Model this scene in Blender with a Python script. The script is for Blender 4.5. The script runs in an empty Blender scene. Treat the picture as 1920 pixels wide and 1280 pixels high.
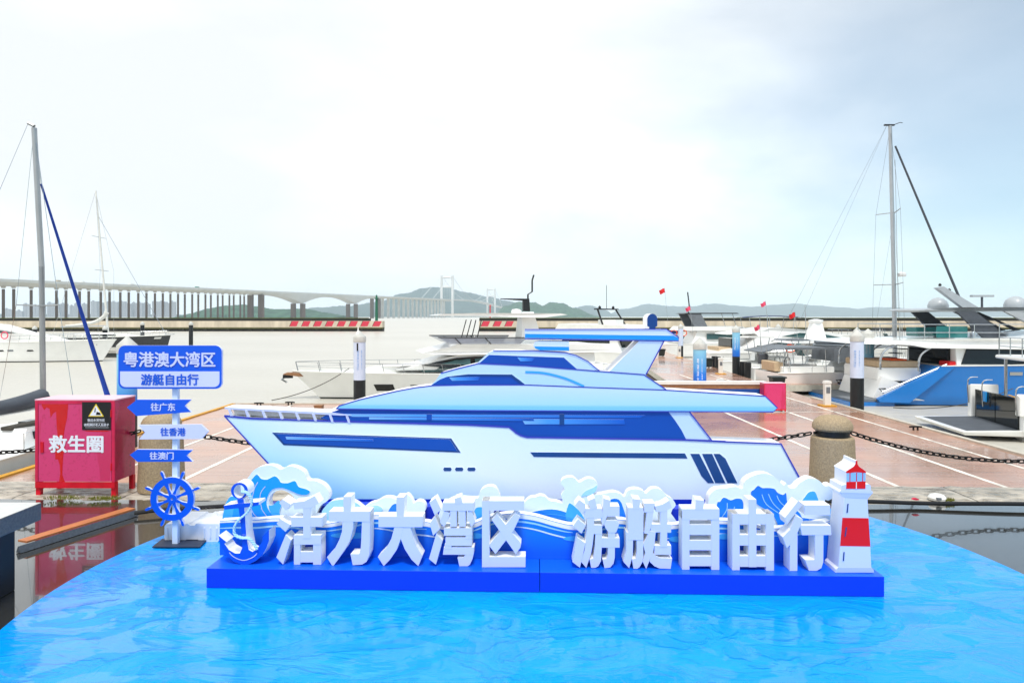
import bpy, bmesh, math, random
from mathutils import Vector, Matrix, noise
from mathutils.geometry import tessellate_polygon
PI = math.pi
rnd = random.Random(7)
S = bpy.context.scene
C = S.collection

# ------------------------------------------------------------------ camera
CH = 1.75                      # eye height over the plaza
HAZE_D = 1.05e-4
F = 1280.0                     # focal length in pixels of the 1920 px wide photograph
HY = 593.0                     # horizon row
cam = bpy.data.cameras.new('camera'); camo = bpy.data.objects.new('camera', cam); C.objects.link(camo)
camo.location = (0, 0, CH); camo.rotation_euler = (PI/2, 0, 0)
cam.lens = 24; cam.sensor_width = 36; cam.shift_y = -(640-HY)/1920
cam.clip_start = 0.05; cam.clip_end = 60000
S.camera = camo

# ------------------------------------------------------------------ world
SUN_EL, SUN_AZ = 64, 176       # azimuth measured clockwise from +Y (straight ahead)
w = bpy.data.worlds.new('World'); S.world = w; w.use_nodes = True
nt = w.node_tree; nt.nodes.clear()
def N(t, **kw):
    n = nt.nodes.new(t)
    for k, v in kw.items(): setattr(n, k, v)
    return n
def LK(a, b): nt.links.new(a, b)
out = N('ShaderNodeOutputWorld'); bg = N('ShaderNodeBackground'); bg.inputs['Strength'].default_value = 0.1
sky = N('ShaderNodeTexSky', sky_type='NISHITA'); sky.sun_disc = False
sky.sun_elevation = math.radians(SUN_EL); sky.sun_rotation = math.radians(SUN_AZ); sky.air_density = 1.0; sky.dust_density = .3; sky.ozone_density = 3.0
tc = N('ShaderNodeTexCoord')
mp = N('ShaderNodeMapping'); mp.inputs['Scale'].default_value = (1, 1, 2.6); mp.inputs['Location'].default_value = (1.7, .9, .72)
LK(tc.outputs['Generated'], mp.inputs['Vector'])
n1 = N('ShaderNodeTexNoise'); n1.inputs['Scale'].default_value = 1.6; n1.inputs['Detail'].default_value = 7; n1.inputs['Roughness'].default_value = .52; n1.inputs['Distortion'].default_value = .4
n2 = N('ShaderNodeTexNoise'); n2.inputs['Scale'].default_value = 1.1; n2.inputs['Detail'].default_value = 6; n2.inputs['Roughness'].default_value = .5
LK(mp.outputs[0], n1.inputs['Vector']); LK(mp.outputs[0], n2.inputs['Vector'])
sx = N('ShaderNodeSeparateXYZ'); LK(tc.outputs['Generated'], sx.inputs[0])
# the cloud sheet thins out towards the east (+X)
m1 = N('ShaderNodeMath', operation='MULTIPLY_ADD'); LK(sx.outputs['X'], m1.inputs[0]); m1.inputs[1].default_value = -1.05; m1.inputs[2].default_value = .48
m2 = N('ShaderNodeMath', operation='MULTIPLY_ADD'); LK(n1.outputs['Fac'], m2.inputs[0]); m2.inputs[1].default_value = 1.0; LK(m1.outputs[0], m2.inputs[2])
cr = N('ShaderNodeMapRange', interpolation_type='SMOOTHSTEP'); cr.inputs['From Min'].default_value = .3; cr.inputs['From Max'].default_value = 1.1
cr.inputs['To Min'].default_value = .3; cr.inputs['To Max'].default_value = .98
LK(m2.outputs[0], cr.inputs['Value'])
ramp = N('ShaderNodeValToRGB'); e = ramp.color_ramp.elements
e[0].position = .36; e[0].color = (6.3, 6.52, 6.6, 1); e[1].position = .62; e[1].color = (9.0, 9.25, 9.35, 1)
LK(n2.outputs['Fac'], ramp.inputs[0])
skytint = N('ShaderNodeMix', data_type='RGBA', blend_type='MULTIPLY'); skytint.inputs[0].default_value = 1; skytint.inputs[7].default_value = (.56, .84, .86, 1); LK(sky.outputs[0], skytint.inputs[6])
mx = N('ShaderNodeMix', data_type='RGBA'); LK(cr.outputs[0], mx.inputs[0]); LK(skytint.outputs[2], mx.inputs[6]); LK(ramp.outputs[0], mx.inputs[7])
LK(mx.outputs[2], bg.inputs['Color']); LK(bg.outputs[0], out.inputs['Surface'])

sun = bpy.data.lights.new('sun', 'SUN'); suno = bpy.data.objects.new('sun', sun); C.objects.link(suno)
sun.energy = 2.0; sun.angle = math.radians(13); sun.color = (1, .965, .91)
az, el = math.radians(SUN_AZ), math.radians(SUN_EL)
sd = Vector((math.sin(az)*math.cos(el), math.cos(az)*math.cos(el), math.sin(el)))
suno.rotation_euler = (-sd).to_track_quat('-Z', 'Y').to_euler(); suno.location = sd*50
S.view_settings.view_transform = 'Standard'; S.view_settings.look = 'None'
S.view_settings.exposure = 0.62; S.view_settings.gamma = 1; S.view_settings.use_curve_mapping = False
S.cycles.use_denoising = True
S.cycles.max_bounces = 8; S.cycles.diffuse_bounces = 3; S.cycles.glossy_bounces = 4; S.cycles.volume_bounces = 2
S.cycles.sample_clamp_indirect = 8
S.cycles.caustics_reflective = False; S.cycles.caustics_refractive = False

# ------------------------------------------------------------------ helpers
def lin(c): c /= 255.0; return c/12.92 if c <= .04045 else ((c+.055)/1.055)**2.4
def rgb(r, g, b): return (lin(r), lin(g), lin(b), 1)
MATS = {}
def newmat(name):
    m = bpy.data.materials.new(name); m.use_nodes = True
    t = m.node_tree; b = t.nodes['Principled BSDF']; MATS[name] = m
    return m, t, b
def nn(t, typ, **kw):
    n = t.nodes.new(typ)
    for k, v in kw.items(): setattr(n, k, v)
    return n
def pm(name, col, rough=.5, metal=0, var=.08, vs=4, bump=0, bs=30, coat=0, alpha=None, stretch=(1,1,1), ior=1.45, trans=0):
    """plain procedural surface: base colour with mottling and fine relief"""
    m, t, b = newmat(name)
    b.inputs['Roughness'].default_value = rough; b.inputs['Metallic'].default_value = metal; b.inputs['IOR'].default_value = ior
    if coat: b.inputs['Coat Weight'].default_value = coat; b.inputs['Coat Roughness'].default_value = .05
    if trans: b.inputs['Transmission Weight'].default_value = trans
    if alpha is not None: b.inputs['Alpha'].default_value = alpha
    tc = nn(t, 'ShaderNodeTexCoord'); mp = nn(t, 'ShaderNodeMapping'); mp.inputs['Scale'].default_value = stretch
    t.links.new(tc.outputs['Object'], mp.inputs['Vector'])
    if var:
        n = nn(t, 'ShaderNodeTexNoise'); n.inputs['Scale'].default_value = vs; n.inputs['Detail'].default_value = 5
        t.links.new(mp.outputs[0], n.inputs['Vector'])
        r = nn(t, 'ShaderNodeMapRange'); r.inputs['From Min'].default_value = .3; r.inputs['From Max'].default_value = .7
        r.inputs['To Min'].default_value = 1-var; r.inputs['To Max'].default_value = 1+var*.6
        t.links.new(n.outputs['Fac'], r.inputs['Value'])
        x = nn(t, 'ShaderNodeMix', data_type='RGBA', blend_type='MULTIPLY'); x.inputs[0].default_value = 1; x.inputs[6].default_value = col
        t.links.new(r.outputs[0], x.inputs[7]); t.links.new(x.outputs[2], b.inputs['Base Color'])
    else: b.inputs['Base Color'].default_value = col
    if bump:
        n = nn(t, 'ShaderNodeTexNoise'); n.inputs['Scale'].default_value = bs; n.inputs['Detail'].default_value = 4
        t.links.new(mp.outputs[0], n.inputs['Vector'])
        bp = nn(t, 'ShaderNodeBump'); bp.inputs['Strength'].default_value = bump; bp.inputs['Distance'].default_value = .02
        t.links.new(n.outputs['Fac'], bp.inputs['Height']); t.links.new(bp.outputs[0], b.inputs['Normal'])
    return m
def grad(name, stops, axis='Z', lo=0, hi=1, rough=.45, slope=0):
    """printed colour gradient along a local axis"""
    m, t, b = newmat(name); b.inputs['Roughness'].default_value = rough
    tc = nn(t, 'ShaderNodeTexCoord'); s = nn(t, 'ShaderNodeSeparateXYZ'); t.links.new(tc.outputs['Object'], s.inputs[0])
    src = s.outputs[axis]
    if slope:
        a = nn(t, 'ShaderNodeMath', operation='MULTIPLY_ADD'); t.links.new(s.outputs['X'], a.inputs[0]); a.inputs[1].default_value = slope; t.links.new(src, a.inputs[2]); src = a.outputs[0]
    r = nn(t, 'ShaderNodeMapRange'); r.inputs['From Min'].default_value = lo; r.inputs['From Max'].default_value = hi
    t.links.new(src, r.inputs['Value'])
    c = nn(t, 'ShaderNodeValToRGB'); el = c.color_ramp.elements
    while len(el) < len(stops): el.new(.5)
    for k, (p, col) in enumerate(stops): el[k].position = p; el[k].color = col
    t.links.new(r.outputs[0], c.inputs[0]); t.links.new(c.outputs[0], b.inputs['Base Color'])
    return m

class MB:
    def __init__(s): s.v = []; s.f = []; s.m = []
    def add(s, vs, fs, mi=0):
        o = len(s.v); s.v += [tuple(p) for p in vs]
        for f in fs: s.f.append([i+o for i in f]); s.m.append(mi)
        return s
    def box(s, x0, x1, y0, y1, z0, z1, mi=0):
        return s.add([(x, y, z) for z in (z0, z1) for y in (y0, y1) for x in (x0, x1)],
              [(0,2,3,1), (4,5,7,6), (0,1,5,4), (2,6,7,3), (0,4,6,2), (1,3,7,5)], mi)
    def tube(s, pts, r, n=6, mi=0, cap=True, r2=None):
        pts = [Vector(p) for p in pts]; rings = []
        for i, p in enumerate(pts):
            d = (pts[min(i+1, len(pts)-1)]-pts[max(i-1, 0)]).normalized()
            a = d.cross(Vector((0, 0, 1)));
            if a.length < .05: a = d.cross(Vector((0, 1, 0)))
            a.normalize(); b = d.cross(a)
            rr = r if r2 is None else r+(r2-r)*i/(len(pts)-1)
            rings.append([p+(a*math.cos(q*2*PI/n)+b*math.sin(q*2*PI/n))*rr for q in range(n)])
        return s.loft(rings, mi, cap)
    def loft(s, rings, mi=0, cap=True, closed=True):
        n = len(rings[0]); o = [p for r in rings for p in r]; f = []
        for i in range(len(rings)-1):
            for q in range(n if closed else n-1):
                a = i*n+q; b = i*n+(q+1) % n
                f.append((a, b, b+n, a+n))
        if cap: f.append(list(range(n))[::-1]); f.append([len(o)-n+i for i in range(n)])
        return s.add(o, f, mi)
    def lathe(s, prof, c=(0, 0, 0), n=20, mi=0):
        c = Vector(c)
        return s.loft([[c+Vector((r*math.cos(q*2*PI/n), r*math.sin(q*2*PI/n), z)) for q in range(n)] for r, z in prof], mi)
    def prism(s, poly, y0, y1, holes=(), mi_front=0, mi_side=0):
        """polygon in the xz plane pushed from y0 (front) to y1 (back)"""
        loops = [list(poly)]+[list(h) for h in holes]
        flat = [p for l in loops for p in l]; n = len(flat)
        tri = tessellate_polygon([[Vector((p[0], p[1], 0)) for p in l] for l in loops])
        vs = [(p[0], y0, p[1]) for p in flat]+[(p[0], y1, p[1]) for p in flat]
        s.add(vs, [], 0); o = len(s.v)-2*n
        for a, b, c in tri:
            A, B_, C_ = flat[a], flat[b], flat[c]
            if (B_[0]-A[0])*(C_[1]-A[1])-(B_[1]-A[1])*(C_[0]-A[0]) < 0: a, b, c = a, c, b
            s.f.append([o+a, o+b, o+c]); s.m.append(mi_front)
            s.f.append([o+n+a, o+n+c, o+n+b]); s.m.append(mi_side)
        k = 0
        for l in loops:
            m_ = len(l)
            for i in range(m_):
                a = k+i; b = k+(i+1) % m_
                s.f.append([o+a, o+n+a, o+n+b, o+b]); s.m.append(mi_side)
            k += m_
        return s
    def build(s, name, mats, parent=None, smooth=False, bevel=0, loc=None):
        me = bpy.data.meshes.new(name); me.from_pydata(s.v, [], s.f)
        if not isinstance(mats, (list, tuple)): mats = [mats]
        for m in mats: me.materials.append(MATS[m] if isinstance(m, str) else m)
        me.polygons.foreach_set('material_index', s.m)
        bm = bmesh.new(); bm.from_mesh(me); bmesh.ops.recalc_face_normals(bm, faces=bm.faces); bm.to_mesh(me); bm.free()
        if smooth:
            me.polygons.foreach_set('use_smooth', [True]*len(me.polygons)); me.set_sharp_from_angle(angle=math.radians(38))
        me.update()
        o = bpy.data.objects.new(name, me); C.objects.link(o)
        if parent: o.parent = parent
        if loc: o.location = loc
        if bevel:
            b = o.modifiers.new('bevel', 'BEVEL'); b.width = bevel; b.segments = 2; b.limit_method = 'ANGLE'
        return o
def tag(o, label=None, cat=None, group=None, kind=None):
    if label: o['label'] = label
    if cat: o['category'] = cat
    if group: o['group'] = group
    if kind: o['kind'] = kind
    return o
def thing(name, label, cat, loc=(0, 0, 0), rz=0, group=None):
    o = bpy.data.objects.new(name, None); C.objects.link(o); o.empty_display_size = .2
    o.location = loc; o.rotation_euler = (0, 0, rz); return tag(o, label, cat, group)
def copy_tree(o, parent=None):
    c = o.copy(); C.objects.link(c); c.parent = parent
    for ch in o.children:
        copy_tree(ch, c)
    return c
def gp(px, py, Z=0):
    """point of the place seen at a photo pixel, at height Z"""
    t = (CH-Z)*F/(py-HY); return Vector(((px-960)/F*t, t, Z))
def at(px, py, Y): return Vector(((px-960)/F*Y, Y, CH+(HY-py)/F*Y))
def crom(pts, k=4, closed=True):
    n = len(pts); o = []
    for i in range(n if closed else n-1):
        g = lambda j: Vector(pts[j % n] if closed else pts[min(max(j, 0), n-1)])
        a, b, c, d = g(i-1), g(i), g(i+1), g(i+2)
        for q in range(k):
            t = q/k
            o.append(tuple(.5*((2*b)+(c-a)*t+(2*a-5*b+4*c-d)*t*t+(3*b-a-3*c+d)*t**3)))
    if not closed: o.append(tuple(pts[-1]))
    return o
def textmesh(body):
    c = bpy.data.curves.new('t', 'FONT'); c.body = body; c.resolution_u = 3
    ob = bpy.data.objects.new('t', c); C.objects.link(ob)
    me = bpy.data.meshes.new_from_object(ob.evaluated_get(bpy.context.evaluated_depsgraph_get()))
    vs = [tuple(v.co) for v in me.vertices]; fs = [tuple(p.vertices) for p in me.polygons]
    bpy.data.objects.remove(ob); bpy.data.meshes.remove(me); bpy.data.curves.remove(c)
    return vs, fs
def lettering(name, body, x0, x1, z0, z1, y, mat, parent, bold=.0, vertical=False):
    """flat print fitted into a box of the xz plane, lying at depth y (front towards -y)"""
    mb = MB()
    lines = list(body) if vertical else [body]; nl = len(lines); H = (z1-z0)/nl
    for k, ln in enumerate(lines):
        vs, fs = textmesh(ln)
        ax, bx = min(v[0] for v in vs), max(v[0] for v in vs); ay, by = min(v[1] for v in vs), max(v[1] for v in vs)
        zz1 = z1-k*H; zz0 = zz1-H*(.88 if nl > 1 else 1)
        sxx = (x1-x0)/(bx-ax); szz = (zz1-zz0)/(by-ay)
        offs = [(0, 0)] if not bold else [(a*bold, b*bold) for a, b in ((0, 0), (-1, 0), (1, 0), (0, .7), (0, -.7), (.7, .5), (-.7, -.5), (.7, -.5), (-.7, .5))]
        for q, (ox, oz) in enumerate(offs):
            mb.add([(x0+(v[0]-ax)*sxx+ox, y-q*.00025, zz0+(v[1]-ay)*szz+oz) for v in vs], fs)
    return mb.build(name, mat, parent)

# ------------------------------------------------------------------ materials
pm('white_gel', rgb(243, 243, 240), .22, var=.04, vs=1.5, coat=.4)
pm('offwhite', rgb(230, 230, 224), .4, var=.07, vs=2)
pm('grey_gel', rgb(168, 174, 178), .35, var=.06)
pm('antifoul', rgb(44, 48, 46), .6, var=.2)
pm('dark_hull', rgb(38, 42, 46), .25, var=.1, coat=.5)
pm('blue_hull', rgb(22, 118, 198), .25, var=.06, vs=1, coat=.5)
pm('dark_glass', rgb(16, 24, 28), .06, var=.1)
pm('green_glass', rgb(60, 92, 92), .06, var=.25, vs=2)
pm('clear_screen', rgb(150, 156, 172), .15, var=.1, alpha=.75)
pm('teal_panel', rgb(50, 130, 130), .3, var=.1, alpha=.7)
pm('steel', rgb(190, 194, 196), .25, 1, var=.05)
pm('alu', rgb(176, 180, 182), .38, .7, var=.08, vs=2)
pm('black', rgb(22, 23, 25), .45, var=.15)
pm('black_rubber', rgb(26, 26, 28), .6, var=.2, vs=8)
pm('canvas_grey', rgb(112, 118, 124), .85, var=.15, vs=3, bump=.5, bs=6)
pm('canvas_dark', rgb(78, 84, 92), .85, var=.15, vs=3, bump=.6, bs=5)
pm('canvas_navy', rgb(34, 48, 86), .85, var=.15, vs=3, bump=.5, bs=6)
pm('canvas_white', rgb(214, 214, 208), .8, var=.08, vs=3, bump=.5, bs=6)
pm('sail_blue', rgb(12, 66, 176), .7, var=.15, vs=3, bump=.5, bs=9)
pm('teak', rgb(150, 108, 74), .6, var=.2, vs=6, stretch=(1, 12, 1))
pm('cushion', rgb(196, 172, 140), .8, var=.1)
pm('orange', rgb(232, 84, 24), .6, var=.1)
pm('flag_red', rgb(222, 30, 36), .7, var=.1)
pm('flag_pink', rgb(236, 76, 110), .7, var=.1)
pm('rope', rgb(70, 66, 58), .9, var=.2)
pm('rope_yellow', rgb(214, 160, 40), .8, var=.2)
pm('pile_black', rgb(26, 30, 33), .45, var=.25, vs=3)
pm('pile_cap', rgb(190, 190, 184), .55, var=.12, vs=5)
pm('pile_white', rgb(206, 218, 240), .35, var=.05)
grad('pile_blue', [(0, rgb(10, 92, 205)), (.35, rgb(30, 120, 220)), (.45, rgb(70, 150, 225)), (1, rgb(140, 205, 236))], lo=.9, hi=2.35)
pm('print_white', rgb(240, 244, 255), .5, var=0)
pm('print_blue', rgb(24, 92, 214), .5, var=0)
pm('print_paleblue', rgb(120, 170, 226), .5, var=0)
pm('chain_iron', rgb(30, 30, 30), .5, .4, var=.25, vs=20)
pm('bin_green', rgb(34, 46, 46), .5, var=.15)
pm('foam_white', rgb(250, 250, 250), .55, var=.03, vs=3)
pm('letter_face', rgb(200, 208, 250), .5, var=.02, vs=2)
pm('lamp_white', rgb(226, 226, 222), .4, var=.1)
pm('yellow_sign', rgb(236, 208, 40), .5, var=.05)

# ================================================================== SETTING
DOCK, WAT = -2.0, -2.6          # levels of the floating dock and of the river
# --- river
m, t, b = newmat('river')
b.inputs['Base Color'].default_value = rgb(168, 158, 134); b.inputs['Roughness'].default_value = .3; b.inputs['IOR'].default_value = 1.33
tcn = nn(t, 'ShaderNodeTexCoord'); mpn = nn(t, 'ShaderNodeMapping'); mpn.inputs['Scale'].default_value = (.5, 1, 1)
t.links.new(tcn.outputs['Object'], mpn.inputs['Vector'])
na = nn(t, 'ShaderNodeTexNoise'); na.inputs['Scale'].default_value = .9; na.inputs['Detail'].default_value = 6; na.inputs['Roughness'].default_value = .6
nb = nn(t, 'ShaderNodeTexNoise'); nb.inputs['Scale'].default_value = .05; nb.inputs['Detail'].default_value = 3
t.links.new(mpn.outputs[0], na.inputs['Vector']); t.links.new(mpn.outputs[0], nb.inputs['Vector'])
bp = nn(t, 'ShaderNodeBump'); bp.inputs['Strength'].default_value = .7; bp.inputs['Distance'].default_value = .2
t.links.new(na.outputs['Fac'], bp.inputs['Height']); t.links.new(bp.outputs[0], b.inputs['Normal'])
mxn = nn(t, 'ShaderNodeMix', data_type='RGBA'); mxn.inputs[6].default_value = rgb(200, 196, 186); mxn.inputs[7].default_value = rgb(174, 170, 158)
t.links.new(nb.outputs['Fac'], mxn.inputs[0]); t.links.new(mxn.outputs[2], b.inputs['Base Color'])
tag(MB().add([(-26000, 7.6, WAT), (26000, 7.6, WAT), (26000, 26000, WAT), (-26000, 26000, WAT)], [(0, 1, 2, 3)]).build('water', 'river'), kind='structure')

# --- wet plaza
TH = .022                       # quay runs 1.3 degrees off the picture plane
QR = Matrix.Rotation(-TH, 3, 'Z')
m, t, b = newmat('wet_stone')
b.inputs['Coat Weight'].default_value = .9; b.inputs['Coat Roughness'].default_value = .015; b.inputs['Coat IOR'].default_value = 1.5
tcn = nn(t, 'ShaderNodeTexCoord')
na = nn(t, 'ShaderNodeTexNoise'); na.inputs['Scale'].default_value = 1.3; na.inputs['Detail'].default_value = 8
nb = nn(t, 'ShaderNodeTexNoise'); nb.inputs['Scale'].default_value = 60; nb.inputs['Detail'].default_value = 4
nc = nn(t, 'ShaderNodeTexNoise'); nc.inputs['Scale'].default_value = .55; nc.inputs['Detail'].default_value = 4
brk = nn(t, 'ShaderNodeTexBrick'); brk.inputs['Scale'].default_value = 1; brk.inputs['Brick Width'].default_value = .6; brk.inputs['Row Height'].default_value = .6; brk.inputs['Mortar Size'].default_value = .005
brk.inputs['Color1'].default_value = (1, 1, 1, 1); brk.inputs['Color2'].default_value = (.86, .86, .86, 1); brk.inputs['Mortar'].default_value = (.5, .5, .5, 1); brk.offset = 0
for n_ in (na, nb, nc, brk): t.links.new(tcn.outputs['Object'], n_.inputs['Vector'])
rp = nn(t, 'ShaderNodeValToRGB'); rp.color_ramp.elements[0].color = rgb(30, 31, 29); rp.color_ramp.elements[1].color = rgb(62, 62, 58)
t.links.new(na.outputs['Fac'], rp.inputs[0])
mu = nn(t, 'ShaderNodeMix', data_type='RGBA', blend_type='MULTIPLY'); mu.inputs[0].default_value = 1
t.links.new(rp.outputs[0], mu.inputs[6]); t.links.new(brk.outputs['Color'], mu.inputs[7]); t.links.new(mu.outputs[2], b.inputs['Base Color'])
rr = nn(t, 'ShaderNodeMapRange'); rr.inputs['From Min'].default_value = .45; rr.inputs['From Max'].default_value = .68; rr.inputs['To Min'].default_value = .05; rr.inputs['To Max'].default_value = .3
t.links.new(nc.outputs['Fac'], rr.inputs['Value']); t.links.new(rr.outputs[0], b.inputs['Roughness'])
bp = nn(t, 'ShaderNodeBump'); bp.inputs['Strength'].default_value = .06; bp.inputs['Distance'].default_value = .004
t.links.new(nb.outputs['Fac'], bp.inputs['Height']); t.links.new(bp.outputs[0], b.inputs['Normal'])
Q0, Q1 = 6.42, 7.12             # the rough stone kerb lies between these distances
def qpt(x, y, z): p = QR @ Vector((x, y, 0)); return (p.x, p.y, z)
tag(MB().add([qpt(-60, -30, 0), qpt(60, -30, 0), qpt(60, Q0+.02, 0), qpt(-60, Q0+.02, 0)], [(0, 1, 2, 3)]).build('plaza', 'wet_stone'), kind='structure')
# quay wall down to the water
pm('quay_concrete', rgb(120, 116, 106), .8, var=.25, vs=2, bump=.4, bs=10)
mb = MB(); mb.add([qpt(-60, Q0, -4), qpt(60, Q0, -4), qpt(60, Q1-.03, -4), qpt(-60, Q1-.03, -4), qpt(-60, Q0, -.02), qpt(60, Q0, -.02), qpt(60, Q1-.03, -.06), qpt(-60, Q1-.03, -.06)],
   [(0, 1, 2, 3), (4, 5, 6, 7), (0, 1, 5, 4), (1, 2, 6, 5), (2, 3, 7, 6), (3, 0, 4, 7)])
tag(mb.build('quay_wall', 'quay_concrete'), kind='structure')
# kerb of rough stones
m, t, b = newmat('kerb_stone')
tcn = nn(t, 'ShaderNodeTexCoord')
na = nn(t, 'ShaderNodeTexNoise'); na.inputs['Scale'].default_value = 7; na.inputs['Detail'].default_value = 8; na.inputs['Roughness'].default_value = .65
nb = nn(t, 'ShaderNodeTexVoronoi'); nb.inputs['Scale'].default_value = 16
mpn = nn(t, 'ShaderNodeMapping'); mpn.inputs['Scale'].default_value = (.55, 1, 1)
t.links.new(tcn.outputs['Object'], mpn.inputs[0])
for n_ in (na, nb): t.links.new(mpn.outputs[0], n_.inputs['Vector'])
rp = nn(t, 'ShaderNodeValToRGB'); e = rp.color_ramp.elements; e[0].position = .32; e[0].color = rgb(110, 98, 80); e[1].position = .62; e[1].color = rgb(190, 182, 168)
t.links.new(na.outputs['Fac'], rp.inputs[0]); t.links.new(rp.outputs[0], b.inputs['Base Color'])
rr = nn(t, 'ShaderNodeMapRange'); rr.inputs['From Min'].default_value = .4; rr.inputs['From Max'].default_value = .6; rr.inputs['To Min'].default_value = .12; rr.inputs['To Max'].default_value = .6
t.links.new(na.outputs['Fac'], rr.inputs['Value']); t.links.new(rr.outputs[0], b.inputs['Roughness'])
ad = nn(t, 'ShaderNodeMath', operation='ADD'); t.links.new(na.outputs['Fac'], ad.inputs[0]); t.links.new(nb.outputs['Distance'], ad.inputs[1])
bp = nn(t, 'ShaderNodeBump'); bp.inputs['Strength'].default_value = .8; bp.inputs['Distance'].default_value = .03
t.links.new(ad.outputs[0], bp.inputs['Height']); t.links.new(bp.outputs[0], b.inputs['Normal'])
ke = thing('kerb', None, None, (0, 0, 0), -TH); del_keys = None
tag(ke, kind='structure')
x = -12.0; k = 0
while x < 12:
    L_ = 1.0+rnd.random()*.5
    nx, ny = 14, 8; y0, y1 = Q0, Q1
    vs = []; fs = []
    for j in range(ny+1):
        for i in range(nx+1):
            X = x+.006+(L_-.012)*i/nx; Y = y0+(y1-y0)*j/ny+(0.025*noise.noise(Vector((X*3, 0, j*.1))) if j == 0 else 0)
            Z = .014+.016*noise.noise(Vector((X*4, Y*5, 1.7)))+.008*noise.noise(Vector((X*13, Y*13, 4)))
            if i in (0, nx) or j in (0, ny): Z -= .016
            vs.append((X, Y, Z))
    for j in range(ny):
        for i in range(nx):
            a = j*(nx+1)+i; fs.append((a, a+1, a+nx+2, a+nx+1))
    mb = MB().add(vs, fs)
    # outer face of the stone
    o_ = len(mb.v); mb.v += [(x+.006, y1, -.4), (x+L_-.006, y1, -.4)]
    mb.f.append([ny*(nx+1)+i for i in range(nx+1)]+[o_+1, o_]); mb.m.append(0)
    mb.build('kerb_stone', 'kerb_stone', ke, smooth=True); x += L_

# --- floating dock platform, pier beyond it
m, t, b = newmat('decking'); b.inputs['Coat Weight'].default_value = .5; b.inputs['Coat Roughness'].default_value = .12; b.inputs['Coat IOR'].default_value = 1.4
tcn = nn(t, 'ShaderNodeTexCoord')
brk = nn(t, 'ShaderNodeTexBrick'); brk.inputs['Scale'].default_value = 1; brk.inputs['Brick Width'].default_value = 11; brk.inputs['Row Height'].default_value = .146; brk.inputs['Mortar Size'].default_value = .007; brk.inputs['Mortar Smooth'].default_value = .2
brk.inputs['Color1'].default_value = rgb(198, 152, 126); brk.inputs['Color2'].default_value = rgb(184, 138, 112); brk.inputs['Mortar'].default_value = rgb(122, 88, 68)
na = nn(t, 'ShaderNodeTexNoise'); na.inputs['Scale'].default_value = .35; na.inputs['Detail'].default_value = 7; na.inputs['Roughness'].default_value = .6
for n_ in (na, brk): t.links.new(tcn.outputs['Object'], n_.inputs['Vector'])
rr = nn(t, 'ShaderNodeMapRange'); rr.inputs['From Min'].default_value = .38; rr.inputs['From Max'].default_value = .62; rr.inputs['To Min'].default_value = .1; rr.inputs['To Max'].default_value = .42
t.links.new(na.outputs['Fac'], rr.inputs['Value']); t.links.new(rr.outputs[0], b.inputs['Roughness'])
r2 = nn(t, 'ShaderNodeMapRange'); r2.inputs['From Min'].default_value = .3; r2.inputs['From Max'].default_value = .7; r2.inputs['To Min'].default_value = .74; r2.inputs['To Max'].default_value = 1.1
t.links.new(na.outputs['Fac'], r2.inputs['Value'])
mu = nn(t, 'ShaderNodeMix', data_type='RGBA', blend_type='MULTIPLY'); mu.inputs[0].default_value = 1
t.links.new(brk.outputs['Color'], mu.inputs[6]); t.links.new(r2.outputs[0], mu.inputs[7]); t.links.new(mu.outputs[2], b.inputs['Base Color'])
bp = nn(t, 'ShaderNodeBump'); bp.inputs['Strength'].default_value = .35; bp.inputs['Distance'].default_value = .006; bp.invert = True
t.links.new(brk.outputs['Fac'], bp.inputs['Height']); t.links.new(bp.outputs[0], b.inputs['Normal'])
pm('dock_side', rgb(196, 190, 176), .6, var=.15)
pm('line_paint', rgb(232, 226, 214), .5, var=.38, vs=2.2)
pm('edge_yellow', rgb(206, 150, 40), .6, var=.2)
def slab(name, pts, z, th, mats, parent=None):
    n = len(pts); mb = MB()
    mb.add([(p[0], p[1], z) for p in pts]+[(p[0], p[1], z-th) for p in pts], [list(range(n)), list(range(n, 2*n))[::-1]])
    for i in range(n):
        j = (i+1) % n; mb.f.append([i, j, n+j, n+i]); mb.m.append(1)
    return mb.build(name, mats, parent)
dk = thing('dock', None, None); tag(dk, kind='structure')
plat = [(-11.8, 7.9), (13.75, 7.9), (13.75, 31.5), (8.2, 31.5), (8.2, 29.2), (-11.8, 29.2)]
slab('dock_deck', plat, DOCK, .35, ['decking', 'dock_side'], dk)
pier = [(8.3, 31.55), (13.75, 31.55), (18.6, 110), (15.0, 110)]
slab('pier_deck', pier, DOCK, .35, ['decking', 'dock_side'], dk)
mb = MB().box(-11.5, 13.4, 8.2, 29, WAT-.35, DOCK-.36); mb.build('float', 'antifoul', dk)
mb = MB(); 
def ribbon(mb, p, q, wd, z):
    p, q = Vector(p), Vector(q); d = (q-p).normalized(); nrm = Vector((-d.y, d.x))*wd/2
    mb.add([(p.x-nrm.x, p.y-nrm.y, z), (p.x+nrm.x, p.y+nrm.y, z), (q.x+nrm.x, q.y+nrm.y, z), (q.x-nrm.x, q.y-nrm.y, z)], [(0, 1, 2, 3)])
for p, q, wd in (((8.62, 8), (8.25, 31), .13), ((10.85, 8), (10.8, 44), .13), ((12.6, 8), (12.75, 44), .11), ((-7.75, 8), (-7.2, 29), .13), ((-9.7, 8), (-9.3, 29), .11),
                 ((5.6, 8), (5.5, 29), .11), ((2.3, 8), (2.3, 29), .11), ((-1.5, 8), (-1.4, 29), .11), ((-4.6, 8), (-4.4, 29), .11), ((8.4, 26.6), (13.6, 26.9), .09)):
    mb = MB(); ribbon(mb, p, q, wd, DOCK+.004); mb.build('painted_line', 'line_paint', dk)
mb = MB(); mb.box(13.76, 13.92, 7.9, 31.5, DOCK-.22, DOCK+.045); mb.build('fender_edge', 'dock_side', dk)
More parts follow.
